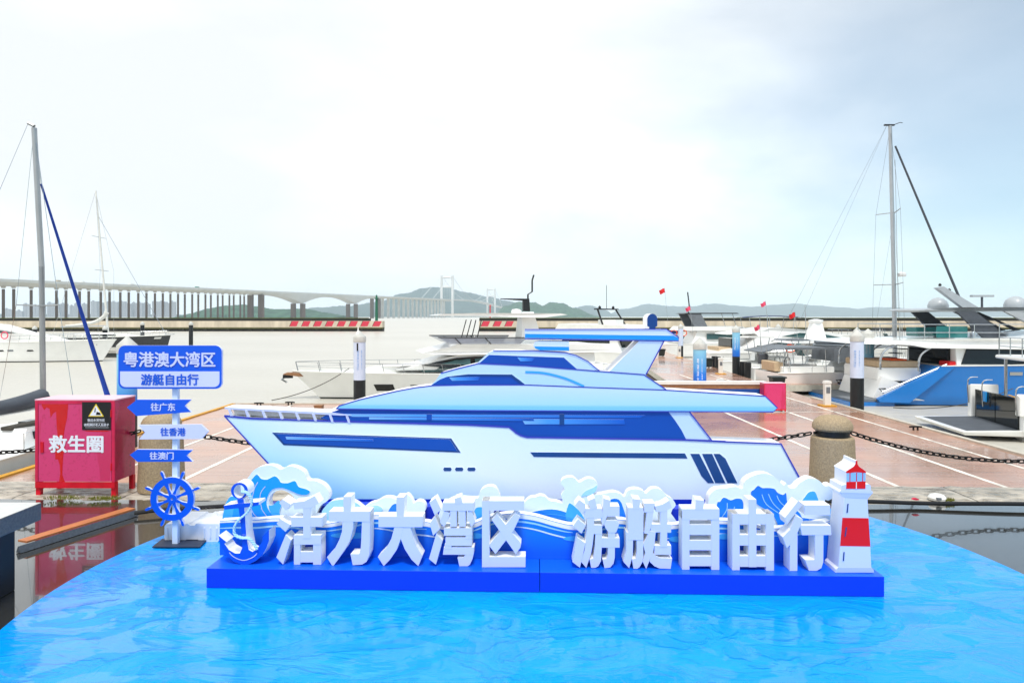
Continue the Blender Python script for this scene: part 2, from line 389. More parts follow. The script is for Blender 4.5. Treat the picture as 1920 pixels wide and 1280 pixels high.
mb = MB(); mb.box(-11.98, -11.81, 7.9, 29.2, DOCK-.22, DOCK+.04); mb.build('fender_edge', 'edge_yellow', dk)
mb = MB(); mb.box(-11.8, 8.19, 29.21, 29.36, DOCK-.25, DOCK+.04); mb.build('fender_edge', 'dock_side', dk)
# side finger on the right
slab('finger_deck', [(13.93, 15.2), (40, 16.0), (40, 18.3), (13.93, 18.0)], DOCK-.02, .35, ['decking', 'dock_side'], dk)
slab('finger_deck', [(14.3, 37.5), (60, 40), (60, 42.2), (14.45, 39.7)], DOCK-.02, .35, ['decking', 'dock_side'], dk)
slab('finger_deck', [(-60, 72), (-40, 72.4), (-40, 74), (-60, 73.6)], DOCK-.1, .4, ['dock_side', 'antifoul'], dk)
slab('finger_deck', [(-46, 76), (-33, 76.4), (-33, 78), (-46, 77.6)], DOCK-.1, .4, ['dock_side', 'antifoul'], dk)

# --- breakwater
pm('bw_concrete', rgb(204, 190, 168), .8, var=.22, vs=.5, bump=.3, bs=4, stretch=(1, 1, .25))
pm('bw_weed', rgb(96, 94, 56), .9, var=.35, vs=1.2, stretch=(1, 1, 3))
pm('bw_dark', rgb(32, 32, 26), .8, var=.3)
pm('bw_red', rgb(206, 52, 74), .6, var=.1)
pm('bw_grass', rgb(98, 108, 48), .9, var=.4, vs=.5)
pm('bw_stripe_white', rgb(226, 216, 198), .7, var=.1)
def breakwater(name, x0, x1, yf, label, nose, stripes):
    r = thing(name, label, 'breakwater', ((x0+x1)/2, yf, WAT))
    cx = (x0+x1)/2; a, b_ = x0-cx, x1-cx
    MB().box(a, b_, 0, 3.5, 1.15, 3.0).build('wall', 'bw_concrete', r)
    MB().box(a, b_, .04, 3.4, .75, 1.15).build('weed_band', 'bw_weed', r)
    MB().box(a, b_, .5, 3.2, -1, .75).build('underside', 'bw_dark', r)
    k = 0; X = a+3
    while X < b_-2:
        MB().box(X-.35, X+.35, .1, .9, -1, .76).build('pier_leg', 'bw_dark', r); X += 6.5; k += 1
    MB().box(a, b_ if nose < 0 else b_-4, 2.2, 3.3, 3.003, 3.75).build('parapet', 'bw_dark', r)
    MB().box(a, b_ if nose < 0 else b_-5, 3.4, 5.0, 3.0, 3.95).build('grass_bank', 'bw_grass', r)
    for i in range(stripes):
        X = (b_-2.9-i*3.45) if nose > 0 else (a+.6+i*3.45)
        mb = MB().prism([(X, 1.45), (X+2.0, 1.45), (X+2.7, 2.95), (X+.7, 2.95)], -.03, .02); mb.build('red_stripe', 'bw_red', r)
        mb = MB().prism([(X-.14, 1.4), (X, 1.4), (X+.7, 2.97), (X+.56, 2.97)], -.024, .02); mb.build('stripe_edge', 'bw_dark', r)
    return r
YB = 199
breakwater('breakwater', -190, (717-960)/F*YB, YB, 'long concrete breakwater with a row of red stripes on its end, below the bridge', 1, 8)
breakwater('breakwater', (898-960)/F*YB, 190, YB, 'concrete breakwater behind the moored motor yachts, with grass on top and two red stripes', -1, 3)

# --- far shore: hills, town, bridge
def hillmat(name, c1, c2, sc):
    m, t, b = newmat(name); b.inputs['Roughness'].default_value = .95
    tcn = nn(t, 'ShaderNodeTexCoord'); na = nn(t, 'ShaderNodeTexNoise'); na.inputs['Scale'].default_value = sc; na.inputs['Detail'].default_value = 8; na.inputs['Roughness'].default_value = .7
    t.links.new(tcn.outputs['Object'], na.inputs['Vector'])
    rp = nn(t, 'ShaderNodeValToRGB'); e = rp.color_ramp.elements; e[0].position = .38; e[0].color = c1; e[1].position = .66; e[1].color = c2
    t.links.new(na.outputs['Fac'], rp.inputs[0]); t.links.new(rp.outputs[0], b.inputs['Base Color'])
hillmat('forest', (.010, .040, .036, 1), (.035, .085, .07, 1), .02)
hillmat('forest_near', (.012, .055, .034, 1), (.045, .13, .07, 1), .05)
def hill(name, sil, D, depth, matn, rough):
    xs = [p[0] for p in sil]; n = max(60, int((xs[-1]-xs[0])/1.4)); ny = 26; vs = []; fs = []
    def prof(px):
        for (a, ya), (b_, yb) in zip(sil, sil[1:]):
            if a <= px <= b_:
                s_ = (px-a)/(b_-a); s_ = s_*s_*(3-2*s_); return ya+(yb-ya)*s_
        return HY+2
    for j in range(ny+1):
        v = j/ny
        for i in range(n+1):
            px = xs[0]+(xs[-1]-xs[0])*i/n
            x = (px-960)/F*D; h = max(0, (HY-prof(px))/F*D+CH-WAT)
            sh = math.sin(PI*min(1, v*1.0))**.8
            nz = noise.fractal(Vector((x/rough, v*depth/rough, D*.01)), 1, 2, 6)
            z = h*sh*(1+.05*nz)+nz*rough*.02*sh+sh*D*.0011*noise.noise(Vector((x/D*420, v*14, 3)))
            if v in (0, 1) or i in (0, n): z = -6
            vs.append((x, D-depth/2+depth*v, WAT+z))
    for j in range(ny):
        for i in range(n):
            a = j*(n+1)+i; fs.append((a, a+1, a+n+2, a+n+1))
    return tag(MB().add(vs, fs).build(name, matn, smooth=True), kind='structure')
hill('hills', [(560, 592), (600, 577), (660, 574), (715, 566), (760, 551), (800, 540), (840, 541), (880, 549), (920, 557), (950, 565), (990, 578), (1040, 592)], 5200, 1500, 'forest', 160)
hill('hills', [(925, 592), (948, 573), (972, 567), (1000, 566), (1018, 573), (1032, 567), (1052, 568), (1075, 577), (1115, 592)], 2900, 500, 'forest_near', 60)
hill('hills', [(1040, 590), (1080, 576), (1105, 573), (1130, 579), (1148, 590)], 6500, 900, 'forest', 160)
hill('hills', [(1140, 593), (1170, 579), (1215, 570), (1260, 575), (1300, 575), (1335, 569), (1370, 573), (1410, 576), (1450, 572), (1485, 570), (1520, 573), (1560, 576), (1600, 580), (1650, 576), (1700, 582), (1760, 586), (1810, 580), (1860, 576), (1920, 581), (2000, 576), (2150, 578), (2300, 592)], 7400, 1600, 'forest', 200)
hill('island', [(358, 594), (378, 586), (400, 578), (428, 573), (455, 571), (480, 575), (520, 580), (570, 579), (600, 585), (650, 592)], 1750, 260, 'forest_near', 40)
hill('shore', [(-300, 591), (-100, 588), (0, 589), (200, 589), (330, 590), (520, 588), (720, 587), (735, 592)], 4200, 300, 'forest', 60)
# town blocks
m, t, b = newmat('tower_block')
tcn = nn(t, 'ShaderNodeTexCoord'); brk = nn(t, 'ShaderNodeTexBrick'); brk.offset = 0
mpn = nn(t, 'ShaderNodeMapping'); mpn.inputs['Rotation'].default_value = (PI/2, 0, 0); t.links.new(tcn.outputs['Object'], mpn.inputs[0])
brk.inputs['Scale'].default_value = 1; brk.inputs['Brick Width'].default_value = 5; brk.inputs['Row Height'].default_value = 3.2; brk.inputs['Mortar Size'].default_value = .9
brk.inputs['Color1'].default_value = rgb(66, 78, 92); brk.inputs['Color2'].default_value = rgb(84, 96, 108); brk.inputs['Mortar'].default_value = rgb(140, 142, 146)
t.links.new(mpn.outputs[0], brk.inputs['Vector']); t.links.new(brk.outputs['Color'], b.inputs['Base Color'])
px = 8
tall = ['stepped', 'slab-like', 'twin-fronted']
while px < 322:
    wpx = rnd.choice([9, 10, 12, 13]); D = 3700+rnd.random()*250
    top = (578 if px < 40 else 567)+rnd.random()*6-(3 if px > 150 else 0)
    x0 = (px-960)/F*D; wd = wpx/F*D*.96; h = (HY-top)/F*D+CH-WAT
    r = thing('tower_block', 'low pale apartment block at the shore end of the row of towers across the river' if px < 40 else 'pale high-rise block in the row of towers across the river, behind the bridge piers', 'building', (x0, D, WAT), 0, 'high-rise blocks across the river')
    mb = MB().box(0, wd*.45, 0, 18, 0, h).box(wd*.45, wd*.56, 3, 15, 0, h-2).box(wd*.56, wd, 0, 18, 0, h-3*rnd.random()); mb.build('wall', 'tower_block', r)
    MB().box(wd*.15, wd*.4, 4, 12, h, h+5).build('roof_block', 'tower_block', r)
    px += wpx+rnd.choice([0, 1, 1, 5])

# suspension bridge and its approach viaduct
pm('bridge_concrete', rgb(206, 206, 200), .8, var=.12, vs=.1)
pm('pier_concrete', rgb(108, 94, 84), .85, var=.18, vs=.2, stretch=(1, 1, .2))
pm('tower_paint', rgb(206, 208, 206), .7, var=.06, vs=.05)
br = thing('suspension_bridge', 'long grey road bridge on many piers leading to a white two-tower suspension span', 'bridge', (0, 0, WAT))
def bx(z): return -234-.1121*(2460-z)
def bz(z): return 33+(z-591)*30/1869+2.0 if z < 2460 else 65+8*math.sin((z-2460)/1115*PI)
bdir = Vector((.1121, 1)).normalized(); bn = Vector((bdir.y, -bdir.x))
def deck(name, za, zb, n, wd, thf, matn, rail=True):
    mb = MB(); rings = []
    for i in range(n+1):
        z = za+(zb-za)*i/n; c = Vector((bx(z), z)); t_ = thf(z); H = bz(z)
        L_, R_ = c-bn*wd/2, c+bn*wd/2; l2, r2_ = c-bn*wd*.3, c+bn*wd*.3
        rings.append([(L_.x, L_.y, H), (R_.x, R_.y, H), (R_.x, R_.y, H-1.2), (r2_.x, r2_.y, H-t_), (l2.x, l2.y, H-t_), (L_.x, L_.y, H-1.2)])
    mb.loft(rings); mb.build(name, matn, br)
    for s_ in (-1, 1):
        mb = MB(); rings = []
        for i in range(n+1):
            z = za+(zb-za)*i/n; c = Vector((bx(z), z))+bn*s_*(wd/2-.3)
            rings.append([(c.x-.2, c.y, bz(z)), (c.x+.2, c.y, bz(z)), (c.x+.2, c.y, bz(z)+1.3), (c.x-.2, c.y, bz(z)+1.3)])
        mb.loft(rings); mb.build('parapet', 'bridge_concrete', br)
deck('viaduct_deck', 330, 1046, 40, 30, lambda z: 4.2, 'bridge_concrete')
P_ = [1046, 1198, 1471, 1633]
def hau(z):
    d = min(abs(z-1198), abs(z-1471)); return 5+13*max(0, 1-d/110)**1.8
deck('arched_deck', 1046, 1633, 70, 30, hau, 'tower_paint')
deck('approach_deck', 1633, 2460, 20, 30, lambda z: 4, 'bridge_concrete')
deck('main_span', 2460, 3575, 24, 34, lambda z: 4, 'tower_paint')
deck('far_deck', 3575, 4200, 10, 30, lambda z: 4, 'bridge_concrete')
def column(name, c, wx, wy, z0, z1, matn):
    u = Vector((bn.x, bn.y)); v = bdir
    ring = lambda zz, k: [((c+u*a*wx/2*k+v*b_*wy/2*k).x, (c+u*a*wx/2*k+v*b_*wy/2*k).y, zz) for a, b_ in ((-1, -1), (1, -1), (1, 1), (-1, 1))]
    return MB().loft([ring(z0, 1), ring(z1, 1)]).build(name, matn, br)
z = 420
while z < 1030:
    for s_ in (-1, 1):
        c = Vector((bx(z), z))+bn*s_*5.0
        column('pier', c, 2.1, 1.3, -2, bz(z)-6.8, 'pier_concrete')
        cu, cv = bn*2.2, bdir*.9
        top = bz(z)-4.3
        pts = lambda zz, k: [(*(c-cu*k-cv), zz), (*(c+cu*k-cv), zz), (*(c+cu*k+cv), zz), (*(c-cu*k+cv), zz)]
        MB().loft([pts(top-1.8, .5), pts(top, 1)]).build('pier_cap', 'bridge_concrete', br)
    z += 30
for zc in P_:
    for o_ in (0,):
        for s_ in (-1, 1):
            c = Vector((bx(zc+o_), zc+o_))+bn*s_*8.6
            column('pier', c, 8, 5, -2, bz(zc)-hau(zc) if zc in (1198, 1471) else bz(zc)-5, 'pier_concrete')
z = 1690
while z < 2440:
    for s_ in (0,): column('pier', Vector((bx(z), z))+bn*s_*8, 6.2, 4, -2, bz(z)-4, 'bridge_concrete')
    z += 48
for zt in (2460, 3575):
    for s_ in (-1, 1):
        c = Vector((bx(zt), zt))+bn*s_*20
        column('tower_leg', c, 8, 8, -2, 151, 'tower_paint')
    for zz in (61, 110, 144):
        u = bn*20; c = Vector((bx(zt), zt)); mb = MB()
        mb.tube([(*(c-u), zz), (*(c+u), zz)], 3.4, 4); mb.build('crossbeam', 'tower_paint', br)
for s_ in (-1, 1):
    pts = []
    for i in range(25):
        q = i/24; z = 2460+1115*q; c = Vector((bx(z), z))+bn*s_*19
        pts.append((c.x, c.y, 152-320*q*(1-q)))
    MB().tube(pts, .9, 4).build('main_cable', 'tower_paint', br)
    for i in range(1, 24):
        p = pts[i]; z = p[1]
        if p[2]-bz(z) > 3: MB().tube([p, (p[0], p[1], bz(z))], .28, 3).build('hanger', 'tower_paint', br)
    for za, zb in ((2460, 2160), (3575, 3875)):
        a = Vector((bx(za), za))+bn*s_*19; b2 = Vector((bx(zb), zb))+bn*s_*19
        MB().tube([(a.x, a.y, 152), (b2.x, b2.y, bz(zb)+2)], .9, 4).build('main_cable', 'tower_paint', br)
# lamp posts and traffic on the bridge
z = 600
while z < 1500:
    c = Vector((bx(z), z))-bn*14.4
    MB().tube([(c.x, c.y, bz(z)), (c.x, c.y, bz(z)+8), (c.x+2.2, c.y, bz(z)+8.8)], .14, 4).build('lamp_post', 'bridge_concrete', br); z += 42
pm('truck_green', rgb(20, 120, 90), .5); pm('truck_sand', rgb(170, 156, 130), .6)
for zt, col, lab in ((668, 'truck_sand', 'sand coloured truck'), (700, 'offwhite', 'white box truck'), (775, 'offwhite', 'white lorry'), (905, 'truck_green', 'green lorry'), (960, 'offwhite', 'small white van')):
    c = Vector((bx(zt), zt))-bn*9
    r = thing('truck', lab+' driving along the bridge deck', 'truck', (c.x, c.y, WAT+bz(zt)), math.atan2(bdir.y, bdir.x))
    L_ = 9 if 'lorry' in lab else 6
    MB().box(-L_/2, L_/2-2.2, -1.2, 1.2, .9, 3.6).build('cargo_body', col, r)
    MB().prism([(L_/2-2, .6), (L_/2, .6), (L_/2, 1.6), (L_/2-.5, 2.8), (L_/2-2, 2.8)], -1.15, 1.15).build('cab', 'offwhite', r)
    for xx in (-L_/2+1.2, L_/2-1.1):
        mb = MB(); mb.tube([(xx, -1.22, .5), (xx, 1.22, .5)], .5, 10); mb.build('wheel', 'black_rubber', r)
# dredgers / work craft and a beacon below the arched spans
pm('beacon_red', rgb(200, 36, 46), .6); pm('beacon_green', rgb(20, 96, 70), .6)
def beacon(px, Y, zt, matn, lab):
    x = (px-960)/F*Y; r = thing('beacon', lab, 'beacon', (x, Y, WAT))
    MB().lathe([(1.0, -1), (1.0, 2.0), (.45, 2.1), (.35, zt)], n=10).build('post', matn, r)
    MB().lathe([(.7, zt), (.7, zt+.2), (.3, zt+.3), (.25, zt+1), (.02, zt+1.2)], n=10).build('lantern', matn, r)
beacon(706, YB+1.5, 9.5, 'beacon_green', 'green beacon post at the end of the striped breakwater')
beacon(919, 420, 10.5, 'beacon_red', 'red beacon post standing in the river beside the white yacht roof')

# ================================================================== THE DISPLAY
PO = Vector((-1.965, 4.39)); PTH = .0327          # front left foot of the plinth, turn of the display
pu = Vector((math.cos(PTH), -math.sin(PTH))); pn = Vector((math.sin(PTH), math.cos(PTH)))
def P(px, py, d):
    """photo pixel -> (u, z) on the display plane d metres behind the plinth's front"""
    X = (px-960)/F; tt = (d+pn.dot(PO))/(pn.x*X+pn.y)
    p = Vector((X*tt, tt)); return ((p-PO).dot(pu), CH+(HY-py)/F*tt)
def PP(pts, d): return [P(x, y, d) for x, y in pts]
def droot(name, label, cat, u=0, d=0, z=0, group=None):
    """empty at a point of the display, axes along the display; children use display coordinates"""
    p = PO+pu*u+pn*d
    return thing(name, label, cat, (p.x, p.y, z), -PTH, group)
class Pr:
    """a thing of the display whose parts are given in display coordinates"""
    def __init__(s, name, label, cat, u, d, z, group=None): s.r = droot(name, label, cat, u, d, z, group); s.o = (u, d, z)
    def put(s, mb, name, mats, smooth=False, bevel=0, parent=None):
        mb.v = [(v[0]-s.o[0], v[1]-s.o[1], v[2]-s.o[2]) for v in mb.v]
        return mb.build(name, mats, parent or s.r, smooth, bevel)
def strip_px(pts, wpx, d, dy=.002, closed=False):
    """thin painted line following pixel points"""
    q = [Vector(p) for p in pts]; L1, L2 = [], []
    n = len(q)
    for i in range(n):
        a = q[i-1] if (i or closed) else q[i]; b_ = q[(i+1) % n] if (i < n-1 or closed) else q[i]
        t_ = (b_-a).normalized(); nr = Vector((-t_.y, t_.x))*wpx/2
        L1.append(q[i]+nr); L2.append(q[i]-nr)
    mb = MB()
    for i in range(n if closed else n-1):
        j = (i+1) % n
        quad = PP([L1[i], L1[j], L2[j], L2[i]], d)
        mb.add([(u_, d-dy, z_) for u_, z_ in quad], [(0, 1, 2, 3)])
    return mb

GL = [0]
def glint(pts, lay):
    GL[0] += 1; q = PP(pts, YD); u0, u1 = min(p[0] for p in q)-2.1, max(p[0] for p in q)-2.1
    grad('glint%d' % GL[0], [(0, rgb(120, 178, 240)), (.25, rgb(70, 150, 232)), (1, rgb(0, 88, 196))], 'X', u0, u1)
    yp('window_glint', pts, lay, 'glint%d' % GL[0])
# colours of the print
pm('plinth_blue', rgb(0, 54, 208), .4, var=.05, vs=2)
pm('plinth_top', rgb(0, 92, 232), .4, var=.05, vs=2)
pm('edge_white', rgb(242, 242, 244), .5, var=.03)
pm('cloud_pale', rgb(212, 230, 250), .5, var=.03)
pm('cloud_mid', rgb(158, 214, 248), .5, var=.03)
pm('wave_cyan', rgb(60, 168, 246), .5, var=.05)
pm('outline_navy', rgb(52, 62, 176), .5, var=0)
pm('print_navy', rgb(12, 66, 132), .45, var=.1)
pm('win_cobalt', rgb(0, 74, 172), .4, var=.06, vs=1.5)
pm('win_sky', rgb(60, 146, 232), .4, var=.1, vs=2)
pm('deep_blue', rgb(0, 44, 196), .4, var=.05)
pm('lav', rgb(196, 204, 246), .5, var=0)
grad('wave_blue', [(0, rgb(0, 96, 234)), (1, rgb(0, 150, 252))], lo=.05, hi=.42)
grad('wave_mid', [(0, rgb(0, 132, 252)), (1, rgb(0, 92, 240))], lo=.3, hi=.75)
grad('hull_print', [(0, rgb(112, 198, 250)), (.3, rgb(184, 226, 250)), (.6, rgb(222, 238, 252)), (1, rgb(214, 233, 252))], lo=-.1, hi=.9, slope=.28)
grad('fin_print', [(0, rgb(112, 188, 246)), (.22, rgb(130, 202, 250)), (.3, rgb(170, 218, 250)), (1, rgb(206, 226, 252))], lo=1.045, hi=1.26)
grad('cabin_print', [(0, rgb(172, 216, 250)), (1, rgb(206, 224, 252))], lo=1.2, hi=1.52)
grad('boom_print', [(0, rgb(190, 216, 250)), (1, rgb(206, 226, 252))], lo=1.6, hi=1.66)
pm('boom_band', rgb(28, 152, 232), .4, var=.05)

# --- plinth
PW = 4.285; PH = .131; PD = .62
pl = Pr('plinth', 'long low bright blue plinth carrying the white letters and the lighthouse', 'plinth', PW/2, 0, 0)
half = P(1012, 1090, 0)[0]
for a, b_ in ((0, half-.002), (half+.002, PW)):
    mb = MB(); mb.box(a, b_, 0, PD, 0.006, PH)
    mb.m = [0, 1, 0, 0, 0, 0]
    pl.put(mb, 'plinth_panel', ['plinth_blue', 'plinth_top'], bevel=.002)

# --- letters
T1 = lambda x, y: (400+x/6.4, 880+y/6.4)
T2 = lambda x, y: (600+x/7.1125, 900+y/7.1125)
T3 = lambda x, y: (780+x/7.1125, 900+y/7.1125)
T4 = lambda x, y: (1060+x/7.109, 900+y/7.109)
T5 = lambda x, y: (1260+x/7.109, 900+y/7.109)
T6 = lambda x, y: (1430+x/5.3333, 850+y/5.3333)
R_ = lambda a, b_, c, d_: [(a, b_), (c, b_), (c, d_), (a, d_)]
LET = [
 ('活', T1, [[(790,400),(828,360),(928,420),(872,497)], [(758,650),(800,595),(922,665),(864,748)], [(866,785),(928,852),(835,1140),(755,1055)],
   [(955,400),(1090,382),(1212,320),(1264,410),(1170,462),(970,480)], R_(1075,430,1162,830), R_(930,578,1300,690),
   R_(960,792,1288,905), R_(962,850,1036,1146), R_(1192,850,1288,1148), R_(980,995,1270,1120)]),
 ('力', T2, [R_(118,422,665,555), [(310,225),(408,225),(408,430),(442,570),(438,650),(400,800),(330,930),(240,1060),(180,1140),(160,1140),(92,1030),(200,912),(260,790),(292,690),(300,560),(310,430)],
   [(562,430),(665,430),(665,800),(655,1000),(620,1090),(560,1128),(435,1137),(405,990),(520,990),(540,930),(550,800)]]),
 ('大', T2, [R_(780,485,1365,625), R_(1018,230,1115,560), [(1000,560),(1120,560),(1075,782),(1020,930),(930,1060),(848,1144),(770,1022),(880,910),(950,780),(985,650)],
   [(1060,560),(1190,560),(1205,640),(1235,760),(1280,880),(1362,1012),(1310,1146),(1220,1060),(1130,920),(1075,782)]]),
 ('湾', T3, [[(178,298),(258,240),(335,396),(248,462)], [(182,580),(252,490),(312,655),(228,738)], [(270,712),(350,812),(264,1126),(172,1050)],
   [(510,250),(592,224),(622,310),(520,320)], R_(355,305,770,412), R_(455,400,540,622), R_(575,400,658,622), [(370,415),(450,440),(430,530),(370,625),(318,562)],
   [(688,430),(732,410),(788,560),(735,625),(690,520)], R_(370,645,745,745), R_(660,735,742,790), R_(390,772,742,882), R_(380,860,468,930), [(368,905),(770,905),(765,1002),(355,1002)],
   [(655,985),(766,985),(750,1060),(715,1135),(685,1157),(575,1157),(550,1045),(632,1040),(650,1010)]]),
 ('区', T3, [R_(880,278,978,1160), R_(882,278,1440,405), R_(882,1025,1460,1161), [(1010,530),(1078,456),(1402,852),(1392,900),(1330,985)], [(1320,446),(1388,490),(1302,670),(1060,985),(972,872),(1130,680)]]),
 ('游', T4, [[(128,335),(185,263),(268,322),(268,400),(230,455)], [(103,615),(170,520),(272,600),(215,712)], [(160,768),(268,842),(195,1166),(95,1090)],
   [(308,278),(392,240),(428,372),(340,400)], R_(252,383,492,507), [(292,480),(382,480),(382,700),(366,850),(346,970),(280,1172),(204,1080),(255,950),(275,800),(290,650)],
   R_(370,603,492,722), [(405,690),(492,690),(487,900),(477,1080),(440,1150),(400,1172),(345,1172),(325,1062),(375,1050),(395,900)],
   [(515,250),(605,275),(598,350),(560,480),(500,625),(478,520),(500,400)], R_(545,355,725,487), [(505,545),(690,545),(722,590),(680,705),(580,705),(535,640)],
   R_(488,780,727,906), [(578,690),(667,690),(662,1040),(645,1120),(600,1172),(525,1180),(500,1067),(550,1060),(570,1020)]]),
 ('艇', T4, [[(903,250),(1002,262),(985,390),(903,390)], R_(838,370,1040,800), [(812,690),(905,770),(900,1000),(852,1174),(776,1092),(813,950)],
   [(953,770),(1040,770),(1040,1000),(1030,1090),(990,1162),(960,1182),(910,1182),(890,1057),(940,1050),(955,950)],
   [(1053,315),(1197,315),(1177,432),(1053,432)], [(1090,410),(1177,420),(1152,590),(1112,722),(1053,712),(1068,600)],
   [(1110,680),(1207,700),(1192,850),(1172,960),(1122,1080),(1080,1188),(1033,1087),(1070,980),(1040,860),(1100,740)],
   [(1150,950),(1200,1012),(1260,1042),(1427,1050),(1407,1187),(1260,1182),(1190,1152),(1128,1092)],
   [(1203,355),(1300,330),(1387,278),(1424,370),(1330,425),(1213,428)], R_(1272,390,1362,900), R_(1140,597,1415,702), R_(1193,882,1417,1002)]),
 ('自', T5, [[(325,265),(432,276),(415,400),(310,400)], R_(137,388,633,530), R_(137,420,234,1196), R_(528,420,633,1200), R_(190,600,570,735), R_(190,812,570,940), R_(190,1022,570,1153)]),
 ('由', T5, [R_(1025,268,1125,1167), R_(805,460,903,1209), R_(1256,460,1361,1215), R_(805,460,1361,600), R_(850,742,1310,882), R_(850,1024,1310,1167)]),
 ('行', T6, [[(225,656),(356,488),(390,530),(240,720)], [(203,850),(280,770),(330,636),(404,670),(350,800),(270,930),(243,957)], [(274,870),(350,770),(348,1186),(272,1186)],
   R_(424,530,678,628), [(376,735),(684,735),(690,828),(398,830)], [(528,820),(612,820),(610,1100),(590,1160),(545,1186),(468,1186),(430,1080),(522,1080),(528,1050)]]),
]
LD, LT = .075, .112
desc = {'活': 'beside the anchor, three drops on its side', '力': 'a hooked bar crossed by a sweeping leg', '大': 'a cross spreading into two legs', '湾': 'the most crowded one of the first word', '区': 'an X inside an open box',
        '游': 'opening the second word, three narrow columns', '艇': 'a tall slotted boat shape with a long foot', '自': 'a tall box with three slots', '由': 'a box with four square holes', '行': 'beside the lighthouse'}
for ch, T, strokes in LET:
    polys = [PP([T(*p) for p in s_], LD) for s_ in strokes]
    zmin = min(z for p in polys for _, z in p); umid = sum(p[0][0] for p in polys)/len(polys)
    dz = PH+.001-zmin
    pr = Pr('letter', f'thick white block character {ch} on the plinth, {desc[ch]}', 'letter', umid, LD, PH)
    body, face = MB(), MB()
    for k, p in enumerate(polys):
        p = [(a, b_+dz) for a, b_ in p]; e_ = k*.0011
        body.prism(p, LD+.004+e_, LD+LT-e_*.5); face.prism(p, LD+e_, LD+.0035+e_)
    pr.put(body, 'body', 'foam_white'); pr.put(face, 'face_panel', 'letter_face')

# --- anchor
an = Pr('anchor', 'blue cut-out anchor with white sides and a rope, on the plinth end', 'anchor', P(*T1(370, 1140), LD)[0], LD, PH)
def ell(cx, cy, rx, ry, n=28): return [(cx+rx*math.cos(q*2*PI/n), cy+ry*math.sin(q*2*PI/n)) for q in range(n)]
pm('anchor_blue', rgb(0, 80, 214), .4, var=.04)
adz = .0
def apoly(pts): return PP([T1(*p) for p in pts], LD)
cres = [(62,790),(158,868),(132,885),(185,960),(260,1003),(318,1003),(345,940),(345,780),(392,780),(425,960),(470,985),(520,955),(600,845),(580,810),(668,722),(668,850),(640,930),(590,1020),(510,1095),(420,1138),(340,1138),(250,1105),(170,1035),(110,950),(75,870)]
bar = [(122,432),(300,405),(460,398),(545,388),(545,425),(480,440),(370,455),(130,480)]
shank = [(283,350),(362,350),(378,560),(394,800),(342,800),(315,560)]
mb = MB()
for k, p in enumerate((cres, bar, shank)): mb.prism(apoly(p), LD+k*.0012, LD+LT-k*.0012, mi_front=0, mi_side=1)
an.put(mb, 'anchor_body', ['anchor_blue', 'edge_white'])
mb = MB().prism(apoly(ell(310, 255, 102, 98)), LD+.004, LD+LT-.004, [apoly(ell(308, 262, 66, 80))], 0, 1)
an.put(mb, 'ring', ['anchor_blue', 'edge_white'])
an.put(strip_px([T1(*p) for p in crom([(195,990),(230,1030),(290,1065),(370,1084),(450,1060),(500,1030),(527,998)], 4, False)], 1.6, LD, .0035), 'painted_line', 'lav')
def rope_part():
    pts = crom([(p[0], 0, p[1]) for p in [P(*T1(x, y), LD) for x, y in [(350,255),(410,268),(462,330),(470,410),(430,490),(375,545),(310,600),(265,680),(268,770),(345,808),(430,815),(490,870),(535,945)]]], 6, False)
    mb = MB(); strands = [[], [], []]
    for i, p in enumerate(pts):
        for k in range(3):
            a = i*.9+k*2*PI/3; strands[k].append((p[0]+.0045*math.cos(a), LD-.012+.0045*math.sin(a), p[2]+.0045*math.sin(a+.5)))
    for s_ in strands: mb.tube(s_, .0055, 6)
    return mb
pm('rope_pale', rgb(176, 216, 240), .7, var=.12, vs=30)
an.put(rope_part(), 'rope', 'rope_pale', smooth=True)

# --- lighthouse
HD = .055; HT = .17
lh = Pr('lighthouse', 'white cut-out lighthouse with a red band and red lantern roof on the plinth', 'lighthouse', P(*T6(920, 1200), HD)[0], HD, PH)
lp = lambda pts, d=HD: PP([T6(*p) for p in pts], d)
outl = [(730,1200),(1112,1200),(1108,1168),(1086,1148),(1076,935),(1058,655),(1048,462),(1100,406),(1098,388),(1083,376),(1080,330),(1062,315),(1027,318),(1028,205),(1035,188),(962,136),(946,110),(946,80),(929,80),(928,110),(911,136),(830,188),(838,205),(835,318),(790,326),(785,376),(772,390),(770,400),(818,446),(820,456),(800,650),(775,932),(757,1146),(735,1168)]
q = lp(outl); dzl = PH+.001-min(z for _, z in q); sh = lambda pts: [(a, b_+dzl) for a, b_ in pts]
pm('lh_face', rgb(202, 214, 250), .5, var=.03); pm('lh_shade', rgb(178, 196, 240), .5, var=.03); pm('lh_red', rgb(226, 10, 18), .45, var=.05); pm('lh_glass', rgb(140, 190, 240), .3, var=.1)
lh.put(MB().prism(sh(q), HD, HD+HT, mi_front=0, mi_side=1), 'tower', ['lh_face', 'edge_white'])
def lpr(name, pts, k, matn): return lh.put(MB().prism(sh(lp(pts)), HD-.0012*k, HD-.0012*k+.001), name, matn)
lpr('red_band', [(797,650),(1058,655),(1076,937),(774,932)], 1, 'lh_red')
lpr('gallery', [(772,396),(1100,402),(1050,460),(817,448)], 1, 'lh_shade')
lpr('gallery_rim', [(770,388),(785,376),(1085,376),(1100,398),(1090,408),(772,400)], 2, 'lh_face')
lpr('foot', [(738,1172),(757,1148),(1086,1150),(1108,1170),(1112,1196),(735,1196)], 1, 'lh_shade')
lpr('lantern_glass', [(839,204),(1028,204),(1028,288),(838,292)], 1, 'lh_glass')
lpr('lantern_wall', [(837,292),(1028,286),(1026,360),(834,360)], 2, 'lh_red')
lpr('roof', [(830,190),(911,138),(928,112),(929,80),(946,80),(946,112),(962,138),(1035,190),(1028,202),(935,194),(838,205)], 2, 'lh_red')
